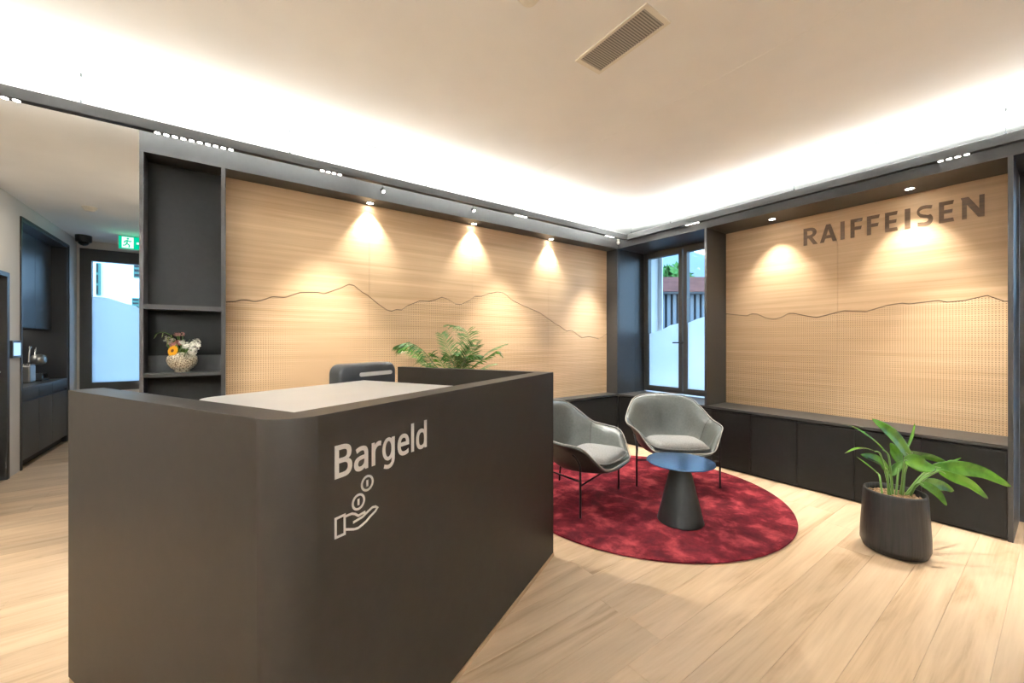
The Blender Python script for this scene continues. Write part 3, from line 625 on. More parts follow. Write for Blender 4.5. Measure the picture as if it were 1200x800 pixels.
cobj('plinth', prism_z([(.002, 1.195), (.002, -.003)] + fil(-CL+R, R-.003, R, 270, 180, 10) + [(-CL, DL-.01), (-CL+T, DL-.01), (-CL+T, T), (-RT_, T), (-RT_, 1.195)], 0, .021), M['oak_edge'])
wt = [(-.882, T), (-.882, .63)] + fil(-CL+T+.07, .63-.07, .07, 90, 180, 8) + [(-CL+T+.001, T)]
cobj('worktop', prism_z(wt, CZ-.026, CZ-.001), M['white'], bevel=.002, label='white raised worktop')
cobj('worktop_leg', box(-1.55, -.90, .30, .33, .742, CZ-.027), M['counter'])
cobj('desk', box(-CL+T+.001, -RT_-.001, T+.001, 1.0, .715, .74), M['white'])
cobj('desk_leg', box(-1.0, -.97, .40, .95, 0, .714), M['counter'])
# lettering
GLYPHS = [[[[0.064,-0.014],[0.064,0.587],[0.241,0.587],[0.309,0.583],[0.365,0.571],[0.411,0.553],[0.445,0.524],[0.467,0.482],[0.473,0.431],[0.471,0.407],[0.466,0.385],[0.459,0.365],[0.449,0.346],[0.434,0.33],[0.417,0.317],[0.398,0.305],[0.376,0.296],[0.364,0.293],[0.364,0.311],[0.377,0.309],[0.4,0.301],[0.422,0.291],[0.442,0.278],[0.458,0.262],[0.473,0.243],[0.483,0.219],[0.49,0.193],[0.492,0.163],[0.489,0.128],[0.48,0.095],[0.466,0.066],[0.446,0.042],[0.421,0.021],[0.39,0.006],[0.358,-0.006],[0.32,-0.012],[0.279,-0.014]],[[0.164,0.255],[0.26,0.255],[0.292,0.253],[0.318,0.249],[0.339,0.243],[0.354,0.235],[0.367,0.225],[0.376,0.214],[0.382,0.201],[0.385,0.186],[0.387,0.168],[0.384,0.141],[0.376,0.119],[0.361,0.101],[0.34,0.087],[0.309,0.078],[0.265,0.075],[0.164,0.075]],[[0.245,0.497],[0.164,0.497],[0.164,0.343],[0.256,0.343],[0.298,0.345],[0.329,0.352],[0.348,0.363],[0.36,0.378],[0.367,0.397],[0.37,0.423],[0.366,0.447],[0.358,0.465],[0.343,0.478],[0.32,0.489],[0.287,0.495]]],[[[0.752,0.451],[0.724,0.45],[0.695,0.446],[0.668,0.44],[0.643,0.432],[0.619,0.423],[0.587,0.407],[0.62,0.328],[0.651,0.342],[0.669,0.35],[0.688,0.357],[0.708,0.362],[0.727,0.365],[0.748,0.366],[0.771,0.364],[0.79,0.358],[0.804,0.349],[0.814,0.335],[0.821,0.314],[0.823,0.285],[0.823,0.273],[0.763,0.271],[0.698,0.265],[0.643,0.251],[0.601,0.231],[0.57,0.2],[0.55,0.163],[0.544,0.12],[0.546,0.09],[0.553,0.063],[0.564,0.041],[0.579,0.021],[0.597,0.004],[0.618,-0.007],[0.642,-0.015],[0.667,-0.021],[0.694,-0.022],[0.718,-0.021],[0.739,-0.019],[0.759,-0.014],[0.777,-0.008],[0.793,0.001],[0.808,0.011],[0.822,0.023],[0.836,0.037],[0.845,0.047],[0.83,0.047],[0.844,-0.014],[0.92,-0.014],[0.92,0.294],[0.916,0.341],[0.901,0.382],[0.878,0.413],[0.845,0.435],[0.803,0.447]],[[0.774,0.194],[0.822,0.196],[0.822,0.173],[0.818,0.137],[0.808,0.11],[0.791,0.09],[0.768,0.075],[0.741,0.066],[0.71,0.063],[0.69,0.065],[0.675,0.069],[0.662,0.077],[0.653,0.087],[0.648,0.101],[0.645,0.119],[0.649,0.14],[0.657,0.157],[0.67,0.17],[0.693,0.182],[0.727,0.189]]],[[[1.24,0.452],[1.219,0.451],[1.198,0.446],[1.179,0.439],[1.161,0.43],[1.146,0.418],[1.131,0.405],[1.118,0.39],[1.107,0.375],[1.1,0.365],[1.118,0.365],[1.11,0.444],[1.025,0.444],[1.025,-0.014],[1.124,-0.014],[1.124,0.229],[1.125,0.25],[1.128,0.267],[1.133,0.284],[1.139,0.298],[1.148,0.313],[1.158,0.325],[1.169,0.335],[1.18,0.343],[1.194,0.35],[1.207,0.356],[1.221,0.359],[1.235,0.36],[1.242,0.36],[1.248,0.359],[1.257,0.358],[1.265,0.357],[1.271,0.356],[1.293,0.35],[1.306,0.443],[1.286,0.449],[1.277,0.45],[1.267,0.451],[1.258,0.451],[1.249,0.452]]],[[[1.701,-0.144],[1.678,-0.166],[1.649,-0.185],[1.616,-0.197],[1.578,-0.204],[1.535,-0.206],[1.504,-0.206],[1.475,-0.203],[1.447,-0.2],[1.421,-0.194],[1.396,-0.187],[1.366,-0.174],[1.366,-0.078],[1.407,-0.097],[1.429,-0.105],[1.454,-0.111],[1.481,-0.116],[1.51,-0.119],[1.538,-0.12],[1.57,-0.116],[1.595,-0.107],[1.616,-0.091],[1.631,-0.07],[1.64,-0.045],[1.644,-0.012],[1.644,0.004],[1.644,0.011],[1.644,0.021],[1.644,0.033],[1.645,0.044],[1.645,0.052],[1.643,0.043],[1.664,0.043],[1.651,0.027],[1.63,0.01],[1.607,-0.005],[1.582,-0.015],[1.554,-0.02],[1.524,-0.022],[1.468,-0.016],[1.421,0.006],[1.382,0.042],[1.354,0.089],[1.338,0.146],[1.332,0.214],[1.338,0.281],[1.354,0.337],[1.382,0.386],[1.421,0.423],[1.468,0.445],[1.523,0.452],[1.552,0.45],[1.58,0.445],[1.605,0.435],[1.629,0.42],[1.65,0.403],[1.664,0.387],[1.65,0.387],[1.659,0.444],[1.741,0.444],[1.741,-0.007],[1.739,-0.048],[1.731,-0.084],[1.719,-0.115]],[[1.532,0.365],[1.513,0.362],[1.495,0.357],[1.48,0.348],[1.467,0.335],[1.455,0.319],[1.446,0.298],[1.439,0.274],[1.435,0.246],[1.433,0.213],[1.437,0.167],[1.445,0.129],[1.461,0.1],[1.48,0.079],[1.504,0.068],[1.534,0.064],[1.554,0.065],[1.571,0.067],[1.585,0.071],[1.598,0.077],[1.609,0.085],[1.618,0.094],[1.626,0.105],[1.632,0.118],[1.637,0.135],[1.641,0.153],[1.644,0.174],[1.644,0.197],[1.644,0.214],[1.643,0.25],[1.638,0.279],[1.632,0.304],[1.623,0.324],[1.611,0.338],[1.597,0.35],[1.578,0.358],[1.558,0.363]]],[[[2.03,0.452],[1.991,0.449],[1.955,0.439],[1.922,0.423],[1.893,0.4],[1.87,0.372],[1.85,0.339],[1.836,0.301],[1.828,0.259],[1.826,0.212],[1.829,0.165],[1.838,0.122],[1.854,0.084],[1.874,0.052],[1.901,0.025],[1.932,0.005],[1.967,-0.01],[2.005,-0.019],[2.047,-0.022],[2.076,-0.021],[2.102,-0.019],[2.126,-0.015],[2.148,-0.009],[2.171,-0.002],[2.202,0.011],[2.202,0.103],[2.16,0.086],[2.14,0.079],[2.119,0.074],[2.098,0.07],[2.075,0.067],[2.05,0.066],[2.013,0.07],[1.984,0.081],[1.96,0.1],[1.943,0.125],[1.931,0.16],[1.928,0.187],[2.221,0.187],[2.221,0.244],[2.219,0.283],[2.21,0.319],[2.199,0.352],[2.18,0.381],[2.159,0.406],[2.132,0.426],[2.101,0.44],[2.067,0.449]],[[2.029,0.366],[2.001,0.363],[1.978,0.354],[1.959,0.338],[1.945,0.317],[1.935,0.289],[1.931,0.271],[2.118,0.271],[2.118,0.279],[2.114,0.299],[2.109,0.316],[2.101,0.33],[2.092,0.343],[2.08,0.352],[2.066,0.36],[2.049,0.364]]],[[[2.302,-0.014],[2.302,0.623],[2.401,0.623],[2.401,-0.014]]],[[[2.816,0.388],[2.798,0.388],[2.799,0.382],[2.798,0.392],[2.797,0.404],[2.796,0.417],[2.795,0.428],[2.795,0.438],[2.795,0.623],[2.894,0.623],[2.894,-0.014],[2.811,-0.014],[2.8,0.044],[2.816,0.044],[2.811,0.037],[2.8,0.025],[2.787,0.013],[2.772,0.003],[2.756,-0.006],[2.738,-0.012],[2.719,-0.018],[2.698,-0.021],[2.674,-0.022],[2.621,-0.016],[2.575,0.005],[2.536,0.039],[2.507,0.085],[2.49,0.144],[2.485,0.214],[2.49,0.284],[2.507,0.344],[2.536,0.39],[2.575,0.425],[2.622,0.446],[2.675,0.452],[2.698,0.451],[2.72,0.448],[2.739,0.442],[2.756,0.436],[2.772,0.428],[2.786,0.418],[2.8,0.407],[2.811,0.395]],[[2.686,0.365],[2.655,0.36],[2.631,0.348],[2.612,0.326],[2.597,0.295],[2.589,0.258],[2.586,0.213],[2.589,0.167],[2.597,0.13],[2.612,0.101],[2.631,0.08],[2.655,0.069],[2.686,0.065],[2.724,0.069],[2.752,0.079],[2.771,0.097],[2.785,0.122],[2.793,0.156],[2.796,0.2],[2.796,0.213],[2.793,0.261],[2.785,0.299],[2.771,0.328],[2.753,0.348],[2.724,0.361]]]]
GS = .365/(2.88-.078); ZS = .0835/.575; LX, LZ = -1.547, .941
def on_front(u, v, d): return Vector((LX + GS*(u-.078), -.0008 + .0012*d, LZ + ZS*v))
for gi, g in enumerate(GLYPHS):
    if gi == 3:      # g: ring and stem with a hooked tail
        mk = lambda rx, ry: [(1.527+rx*math.cos(2*PI*k/32), .228+ry*math.sin(2*PI*k/32)) for k in range(32)]
        hook = catmull([(1.683, .456, 0), (1.683, .25, 0), (1.683, .02, 0), (1.660, -.075, 0), (1.595, -.130, 0), (1.505, -.142, 0), (1.395, -.112, 0)], 4)
        L_, R_ = [], []
        for k, q in enumerate(hook):
            tg = (hook[min(k+1, len(hook)-1)] - hook[max(k-1, 0)]).normalized(); hw = .045 if tg.y < -.9 else .041
            L_.append((q.x - tg.y*hw, q.y + tg.x*hw)); R_.append((q.x + tg.y*hw, q.y - tg.x*hw))
        g = [mk(.186, .240), mk(.098, .165)]; g2 = L_ + R_[::-1]
    g = sorted(g, key=lambda l: -(max(p[1] for p in l)-min(p[1] for p in l)))
    # outline + every counter (B has two)
    cu = bpy.data.curves.new('tmp', 'CURVE'); cu.dimensions = '2D'; cu.fill_mode = 'BOTH'; cu.extrude = .5
    for lp in g:
        s = cu.splines.new('POLY'); s.points.add(len(lp)-1); s.use_cyclic_u = True
        for p, q in zip(s.points, lp): p.co = (q[0], q[1], 0, 1)
    o = bpy.data.objects.new('tmp', cu); me = o.to_mesh(); bm = bmesh.new(); bm.from_mesh(me); o.to_mesh_clear()
    bpy.data.objects.remove(o); bpy.data.curves.remove(cu)
    for v in bm.verts: v.co = on_front(*v.co)
    if gi == 3: prism(g2, lambda q: on_front(q[0], q[1], -.45), lambda q: on_front(q[0], q[1], .45), bm)
    cobj('letter', bm, M['sign'])
# coins and hand symbol: read off the counter front
nrm = Vector((math.sin(CA), -math.cos(CA), 0))       # outward normal of the front
def on_counter(px, py):
    r = FW + RT*((px-600)/466.7) + Vector((0, 0, (400-py)/466.7)); c0 = Vector((0, 0, CAMZ))
    p = c0 + r*((P0-c0).dot(nrm)/r.dot(nrm)); q = p-P0
    return (q.x*math.cos(CA)+q.y*math.sin(CA), q.z)
def ribbon(name, pts, wd, closed=False):
    """flat line of constant width on the counter front"""
    P = [Vector((a, b)) for a, b in pts]; n = len(P); bm = bmesh.new(); A = []; B = []
    for i, p in enumerate(P):
        a = P[i-1] if (closed or i) else p; b = P[(i+1) % n] if (closed or i < n-1) else p
        d1 = (p-a).normalized() if a != p else (b-p).normalized(); d2 = (b-p).normalized() if b != p else d1
        m = Vector((-(d1.y+d2.y), d1.x+d2.x)); k = max(m.length_squared, .9); m = m*(2/k)*wd/2
        A.append([bm.verts.new((p.x+m.x, y, p.y+m.y)) for y in (-.0014, .0004)]); B.append([bm.verts.new((p.x-m.x, y, p.y-m.y)) for y in (-.0014, .0004)])
    for i in range(n if closed else n-1):
        j = (i+1) % n
        bm.faces.new((A[i][0], A[j][0], B[j][0], B[i][0])); bm.faces.new((A[i][1], B[i][1], B[j][1], A[j][1]))
        bm.faces.new((A[i][0], A[i][1], A[j][1], A[j][0])); bm.faces.new((B[i][0], B[j][0], B[j][1], B[i][1]))
    return cobj(name, bm, M['sign'])
cc = lambda x, y: on_counter(380+x/5.333, 485+y/5.333)
LW = .0062
for (x, y, a, b) in ((268, 431, 34, 46), (213, 548, 36, 47)):
    c = cc(x, y); top = cc(x, y-b); bot = cc(x, y+b); ri = (top[1]-bot[1])/2*.94
    coin = ribbon('coin_symbol', [(c[0]+ri*math.cos(2*PI*k/28), c[1]+ri*math.sin(2*PI*k/28)) for k in range(28)], LW, True)
    p1, p2 = cc(x, y-20), cc(x, y+20); ribbon('coin_mark', [(c[0], p1[1]), (c[0], p2[1])], LW)
ribbon('hand_symbol', [cc(*p) for p in ((70,655),(126,629),(126,748),(70,773))], LW, True)
ribbon('hand_symbol', [cc(*p) for p in ((126,642),(150,630),(172,622),(192,624),(212,635),(250,612),(252,628),(238,642),(178,678))], LW)
ribbon('hand_symbol', [cc(*p) for p in ((252,628),(275,605),(300,582),(320,577),(331,584),(318,606),(285,640),(262,668),(238,690),(210,712),(185,719),(126,721))], LW)
# dark device standing on the lower desk behind the white worktop
def cworld(x, y, z): return P0 + Vector((x*math.cos(CA)-y*math.sin(CA), x*math.sin(CA)+y*math.cos(CA), z))
dv = thing('desk_device', 'black rounded desktop device with a pale strip, behind the white worktop', 'device', cworld(-.762, .745, .7402), CA)
rr = [(-.192, 0), (.192, 0)] + fil(.136, .398, .050, 8, 90, 7) + fil(-.136, .398, .050, 90, 172, 7)
hb = prism(rr, lambda p: (p[0]*(1.0), -.03 - .00*(p[1]), p[1]), lambda p: (p[0], .06, p[1]))
o = obj('housing', hb, M['plastic'], dv, world=False, bevel=.016); o.modifiers['bevel'].segments = 4
for p in o.data.polygons: p.use_smooth = True
sr = fil(.142, .392, .0105, -90, 90, 5) + fil(-.062, .392, .0105, 90, 270, 5)
obj('pale_strip', prism(sr, lambda p: (p[0], -.0325, p[1]), lambda p: (p[0], -.029, p[1])), M['sign'], dv, world=False, label='pale horizontal strip')
obj('base', box(-.15, .15, -.05, .09, 0, .02), M['plastic'], dv, world=False)

# ---------------------------------------------------------------- rug
rc = (2.889, 2.140)
rg_ = obj('rug', lathe([(1.095, 0), (1.102, .006), (1.100, .013), (1.088, .0165), (.6, .017), (.02, .017)], (rc[0], rc[1], .0005), 128), M['rug'])
tag(rg_, 'large round wine red mottled rug under the armchairs and table', 'rug')
RZ = .0180

# ---------------------------------------------------------------- armchairs
def make_chair(label, loc, rot):
    t = thing('armchair', label, 'armchair', loc, rot, 'grey leather armchairs on the red rug')
    K = [(0,.175,.345),(.165,.165,.340),(.252,.135,.355),(.302,.090,.415),(.350,.035,.490),(.388,-.03,.522),(.408,-.14,.532),(.392,-.265,.556),(.340,-.37,.645),(.268,-.455,.722),(.145,-.505,.755),(0,-.52,.762)]
    half = catmull(K, 5)
    rim = half + [Vector((-p.x, p.y, p.z)) for p in half[-2:0:-1]]
    n = len(rim); NS = 9; bm = bmesh.new(); rows = []
    for p in rim:
        ang = math.atan2(p.x, p.y+.12)
        b = Vector((.225*math.sin(ang), -.12+.24*math.cos(ang), .300))
        front = max(0, math.cos(ang))**2
        back = max(0, -math.cos(ang))**2
        side = math.sin(ang)**2
        c = Vector((p.x*(.80+.10*front), b.y + (p.y-b.y)*(.70+.05*back), .305 + .035*side + .05*back + .01*front))
        c2 = Vector((p.x*(.84-.06*side), p.y + .085*back, c.z + (p.z-c.z)*.90))
        row = []
        for k in range(NS+1):
            s = k/NS
            q = b*(1-s)**3 + c*3*s*(1-s)**2 + c2*3*s*s*(1-s) + p*s**3
            row.append(bm.verts.new(q))
        rows.append(row)
    for i in range(n):
        A, B = rows[i], rows[(i+1) % n]
        for k in range(NS): bm.faces.new((A[k], A[k+1], B[k+1], B[k]))
    ctr = bm.verts.new((0, -.12, .296))
    for i in range(n): bm.faces.new((rows[i][0], rows[(i+1) % n][0], ctr))
    bmesh.ops.recalc_face_normals(bm, faces=bm.faces)
    bm.normal_update(); bm.faces.ensure_lookup_table()
    f = min(bm.faces, key=lambda f: (f.calc_center_median()-Vector((0, -.12, .29))).length)
    if f.normal.z < 0: bmesh.ops.reverse_faces(bm, faces=bm.faces)
    bm.normal_update()
    me = bpy.data.meshes.new('shell'); bm.to_mesh(me); bm.free()
    for p in me.polygons: p.use_smooth = True
    me.materials.append(M['leather']); me.materials.append(M['leather_shade_seam']); me.materials.append(M['leather'])
    shell = bpy.data.objects.new('shell', me); C.objects.link(shell); shell.parent = t
    sb = shell.modifiers.new('thick', 'SOLIDIFY'); sb.thickness = .020; sb.offset = -1; sb.material_offset = 1; sb.material_offset_rim = 2; sb.use_rim = True
    sd = shell.modifiers.new('smooth', 'SUBSURF'); sd.levels = 1; sd.render_levels = 1
    obj('piping', tube([p+Vector((p.x*.012, (p.y+.1)*.012, .001)) for p in rim], .0042, 6, closed=True), M['piping'], shell, world=False, smooth=True, label='pale piping along the rim')
    # stitched seams where the arms meet the back
    for sgn in (1, -1):
        i = 35 if sgn > 0 else n-35
        obj('seam', tube([v + Vector((-sgn*.0015, .001, .0015)) for v in [me.vertices[i*(NS+1)+k].co for k in range(2, NS+1)]], .0022, 5), M['leather_shade_seam'], shell, world=False, smooth=True)
    # seat cushion: plump square pillow
    bm = bmesh.new(); N = 14; g = {}
    for sz in (1, -1):
        for i in range(N+1):
            for j in range(N+1):
                u, v = i/N*2-1, j/N*2-1
                if sz < 0 and (abs(u) == 1 or abs(v) == 1): g[(sz, i, j)] = g[(1, i, j)]; continue
                e = max(0, (1-abs(u)**3.2)*(1-abs(v)**3.2))**.42
                x = u*.238*(1-.10*v*v*abs(u)); y = v*.215*(1-.10*u*u*abs(v)) - .062
                z = .356 + sz*e*(.060 if sz > 0 else .040) + .022*max(0, u*u)*.5 + .012*max(0, v)
                g[(sz, i, j)] = bm.verts.new((x, y, z))
        for i in range(N):
            for j in range(N): bm.faces.new((g[(sz, i, j)], g[(sz, i+1, j)], g[(sz, i+1, j+1)], g[(sz, i, j+1)]))
    edge = [g[(1, i, 0)].co.copy() for i in range(N)] + [g[(1, N, j)].co.copy() for j in range(N)] + [g[(1, i, N)].co.copy() for i in range(N, 0, -1)] + [g[(1, 0, j)].co.copy() for j in range(N, 0, -1)]
    cu = obj('seat_cushion', bm, M['fabric'], t, world=False, smooth=True, label='light grey woollen seat cushion')
    obj('cushion_piping', tube(edge, .0045, 6, closed=True), M['fabric'], cu, world=False, smooth=True)
    for s in (1, -1):
        obj('leg', tube(catmull([(s*.357, 0, 0), (s*.357, 0, .30), (s*.358, -.006, .38), (s*.364, -.03, .425), (s*.366, -.06, .448)], 5), .0085, 8), M['metal'], t, world=False, smooth=True)
        obj('leg', tube(catmull([(s*.235, -.52, 0.001), (s*.235, -.52, .03), (s*.235, -.50, .22), (s*.225, -.475, .36), (s*.20, -.46, .47)], 5), .0085, 8), M['metal'], t, world=False, smooth=True)
        obj('side_rail', tube([(s*.357, 0, .262), (s*.29, -.25, .262), (s*.235, -.50, .262)], .0065, 8), M['metal'], t, world=False, smooth=True)
    obj('cross_rail', tube([(-.357, 0, .232), (.357, 0, .232)], .0065, 8), M['metal'], t, world=False)
    return t
ch = make_chair('grey leather armchair facing the camera, in front of the window', (3.233, 2.001, RZ), math.atan2(-.770, -.639)-PI/2)
dup(ch, (2.429, 2.169, RZ), math.atan2(-.955, .297)-PI/2, 'grey leather armchair half hidden behind the reception counter, turned right')

# ---------------------------------------------------------------- cone table
tc_ = (2.644, 1.619)
t = thing('side_table', 'low round table with dark top coloured with the blue window reflection on a black cone base', 'table', (*tc_, RZ))
obj('cone_base', lathe([(.154, 0), (.157, .004), (.155, .010), (.061, .405), (.060, .412)], (*tc_, RZ), 48), M['cone'], t, smooth=False, bevel=0)
for p in t.children[0].data.polygons: p.use_smooth = abs(p.normal.z) < .7
obj('table_top', lathe([(.190, .413), (.228, .419), (.230, .4225), (.229, .425)], (*tc_, RZ), 72), M['window_blue_top'], t)

# ---------------------------------------------------------------- planter with a broad-leaved plant
pp = Vector((3.375, .628, .0005))
t = thing('potted_plant', 'broad-leaved green plant in a black ribbed pot on the oak floor', 'plant', pp)
PT = .375
lb = lathe([(.128, 0), (.150, .012), (.164, .050), (.163, .12), (.156, .24), (.149, PT-.012), (.146, PT), (.138, PT), (.136, PT-.03), (.136, PT-.06)], pp, 96, capt=False)
for v in lb.verts:      # vertical ribs
    d = Vector((v.co.x-pp.x, v.co.y-pp.y)); a = math.atan2(d.y, d.x)
    if .02 < v.co.z < PT-.02 and d.length > .14: k = 1-.006*(.5+.5*math.cos(a*48)); v.co.x = pp.x+d.x*k; v.co.y = pp.y+d.y*k
obj('pot', lb, M['pot'], t, smooth=True)
gm = lathe([(.137, PT-.045), (.10, PT-.036), (.05, PT-.032), (.002, PT-.030)], pp, 40)
obj('soil', gm, M['soil'], t)
rs = random.Random(11); gb = bmesh.new()
for k in range(420):
    a = rs.random()*2*PI; r = .132*math.sqrt(rs.random()); s_ = rs.uniform(.004, .008)
    c = Vector((pp.x+r*math.cos(a), pp.y+r*math.sin(a), PT-.036+.006*(1-r/.13)+rs.uniform(0, .004)))
    m_ = bmesh.ops.create_icosphere(gb, subdivisions=1, radius=s_, matrix=Matrix.Translation(c))
obj('clay_granules', gb, M['soil'], t, kind='stuff')
def blade(name, mid, width, m, parent, droop=0, up=None, fold=.25, nw=4, tipw=.04, roll=0):
    """leaf blade along a 3-D mid-line, slightly folded and wavy"""
    mid = catmull(mid, 5); n = len(mid); bm = bmesh.new(); rows = []
    for i, p in enumerate(mid):
        s = i/(n-1); tg = (mid[min(i+1, n-1)]-mid[max(i-1, 0)]).normalized()
        u = Vector(up) if up else Vector((0, 0, 1))
        side = tg.cross(u); side = side.normalized() if side.length > 1e-4 else RT.copy()
        if roll: side = Matrix.Rotation(roll, 3, tg) @ side
        nn = side.cross(tg).normalized()
        wv = width*(math.sin(PI*min(1, (s*.92+.06)))**.75)*(1-.35*s) + .0008
        row = []
        for k in range(-nw, nw+1):
            q = k/nw
            row.append(bm.verts.new(p + side*(wv*q) + nn*(fold*wv*abs(q)**1.4 + .05*width*math.sin(9*s+2*q))))
        rows.append(row)
    for A, B in zip(rows, rows[1:]):
        for k in range(2*nw): bm.faces.new((A[k], A[k+1], B[k+1], B[k]))
    o = obj(name, bm, m, parent, smooth=True)
    sm = o.modifiers.new('thick', 'SOLIDIFY'); sm.thickness = .0008
    return o
DP = (FW.x*pp.x + FW.y*pp.y)     # depth of the pot, used to read the leaves off the photograph
toC = Vector((-.80, -.35, .45)).normalized()
LV = [  # picture points of the mid-line (base -> tip), depth offsets, half width in m, soil point, roll
 ([(1066,537),(1052,517),(1038,503),(1022,491)], (.0,-.02,-.03,-.03), .040, (1054,572), .25),
 ([(1041,533),(1025,517),(1010,506),(996,498)], (.02,.03,.05,.06), .017, (1047,570), .9),
 ([(1031,531),(1016,526),(1003,526),(990,531)], (-.02,-.04,-.06,-.06), .016, (1044,571), 1.0),
 ([(1040,551),(1031,541),(1020,536),(1009,533)], (.0,-.02,-.04,-.06), .030, (1041,570), .2),
 ([(1030,556),(1022,549),(1013,542),(1004,535)], (.06,.08,.10,.11), .010, (1034,569), .9),
 ([(1063,526),(1067,515),(1070,506),(1072,496)], (.12,.13,.14,.15), .008, (1058,560), .3),
 ([(1062,529),(1080,533),(1096,537),(1118,547)], (.06,.10,.12,.14), .022, (1056,566), .8),
 ([(1060,540),(1071,541),(1083,546),(1097,549)], (-.03,-.05,-.06,-.05), .044, (1056,573), .1),
 ([(1092,548),(1118,548),(1150,553),(1184,570)], (.03,.03,.02,.0), .042, (1060,574), .25),
 ([(1100,552),(1120,560),(1138,568),(1157,584)], (-.05,-.07,-.09,-.10), .028, (1062,574), .3),
 ([(1092,549),(1104,545),(1115,541),(1127,536)], (.10,.12,.14,.16), .014, (1062,570), .9),
 ([(1078,566),(1090,571),(1100,579),(1109,592)], (-.06,-.09,-.11,-.12), .022, (1068,577), .3),
 ([(1078,565),(1092,566),(1106,570),(1118,576)], (.08,.12,.15,.17), .032, (1066,570), .4),
 ([(1054,542),(1050,533),(1047,526),(1043,519)], (.10,.12,.13,.13), .032, (1050,565), .2),
 ([(1043,556),(1047,551),(1052,546),(1058,540)], (.06,.07,.08,.09), .026, (1046,566), .4),
 ([(1100,548),(1110,545),(1118,543),(1124,549)], (.06,.10,.12,.13), .024, (1060,568), .3),
]
for pts, dd, wd, sp, rl in LV:
    mid = [at(x, y, DP+d) for (x, y), d in zip(pts, dd)]
    base = at(sp[0], sp[1], DP); base.z = PT-.034
    dd_ = Vector((base.x-pp.x, base.y-pp.y))
    if dd_.length > .10: dd_ *= .10/dd_.length; base.x = pp.x+dd_.x; base.y = pp.y+dd_.y
    l = blade('leaf', mid, wd*1.22, M['leaf'], t, up=toC, roll=rl)
    m2 = mid[0]*.55+base*.45; m2.z += .02
    obj('stalk', tube(catmull([base, m2, mid[0], mid[0]*.6+mid[1]*.4], 5), [.0055]*6+[.005]*5+[.004]*4+[.003], 6), M['stem'], l, smooth=True)

# ---------------------------------------------------------------- palm behind the counter
DPm = 3.22; pm = at(536, 432, DPm); pm = Vector((pm.x, pm.y, 0.0005))
t = thing('potted_palm', 'small feathery palm rising behind the reception counter', 'plant', pm)
obj('pot', lathe([(.13, 0), (.15, .02), (.175, .40), (.165, .405), (.155, .38)], pm, 40), M['pot'], t, smooth=False)
rp_ = random.Random(5)
def frond(pts, dd, ll, m, dens=11, hang=.35):
    mid = catmull([at(x, y, DPm+d) for (x, y), d in zip(pts, dd)], 6); n = len(mid); bm = bmesh.new()
    tube(mid, [.004*(1-.7*i/n) for i in range(n)], 5, bm)
    tot = n*dens//6
    for k in range(tot):
        s = (k+.5)/tot
        if s < .12: continue
        f = s*(n-1); i = min(int(f), n-2); p = mid[i].lerp(mid[i+1], f-i); tg = (mid[i+1]-mid[i]).normalized()
        for sd in (1, -1):
            side = tg.cross(Vector((0, 0, 1))); side = side.normalized() if side.length > .05 else RT.copy()
            if abs(tg.z) > .8: side = RT.copy()
            d = (side*sd*.75 + tg*.75 + Vector((0, 0, rp_.uniform(-hang, .05)))).normalized()
            L_ = ll*1.15*(.35+.65*math.sin(PI*min(1, .12+s*.85)))*rp_.uniform(.85, 1.15)
            nn = d.cross(tg).normalized()*.5 + tg*.5
            wv = tg*(.0042)
            a = p + d*L_*.45; tip = p + d*L_ + Vector((0, 0, -hang*.3*L_))
            v = [bm.verts.new(q) for q in (p-wv*.3, a-wv, tip, a+wv, p+wv*.3)]
            bm.faces.new(v)
    o = obj('frond', bm, m, t); return o
B0 = (536, 446)
frond([B0,(512,430),(496,411),(480,402),(464,405)], (.0,-.03,-.06,-.08,-.09), .11, M['leaf_dark'], 14, .9)
frond([B0,(500,425),(485,412),(472,408),(467,412)], (.0,.05,.09,.12,.13), .08, M['leaf'], 10, .6)
frond([B0,(530,420),(523,404),(517,391)], (.0,.02,.03,.03), .10, M['leaf_pale'], 12, .3)
frond([B0,(540,418),(549,399),(543,385),(524,380)], (.0,.05,.08,.10,.12), .11, M['leaf_pale'], 13, .6)
frond([B0,(545,425),(553,411),(561,400)], (.0,-.02,-.03,-.04), .10, M['leaf_dark'], 12, .2)
frond([B0,(556,428),(570,414),(580,408),(593,403)], (.0,.02,.03,.03,.03), .075, M['leaf_pale'], 12, .3)
frond([B0,(556,428),(572,418),(582,412),(588,416)], (.0,-.02,-.02,-.01,.0), .07, M['leaf'], 10, .5)
frond([B0,(560,434),(572,428),(581,426)], (.0,.08,.10,.11), .06, M['leaf_pale'], 10, .4)
frond([B0,(532,428),(528,418),(538,412)], (.0,-.08,-.12,-.14), .10, M['leaf_dark'], 14, .5)
frond([B0,(546,428),(552,418),(562,416)], (.0,-.08,-.12,-.13), .10, M['leaf_dark'], 14, .6)
frond([B0,(540,430),(544,420),(548,417)], (.0,-.10,-.15,-.17), .10, M['leaf_dark'], 14, .5)
frond([B0,(522,432),(514,420),(505,414)], (.0,.05,.06,.06), .09, M['leaf'], 12, .4)
frond([B0,(510,436),(500,428),(492,420)], (.0,.08,.10,.12), .07, M['leaf_pale'], 9, .4)

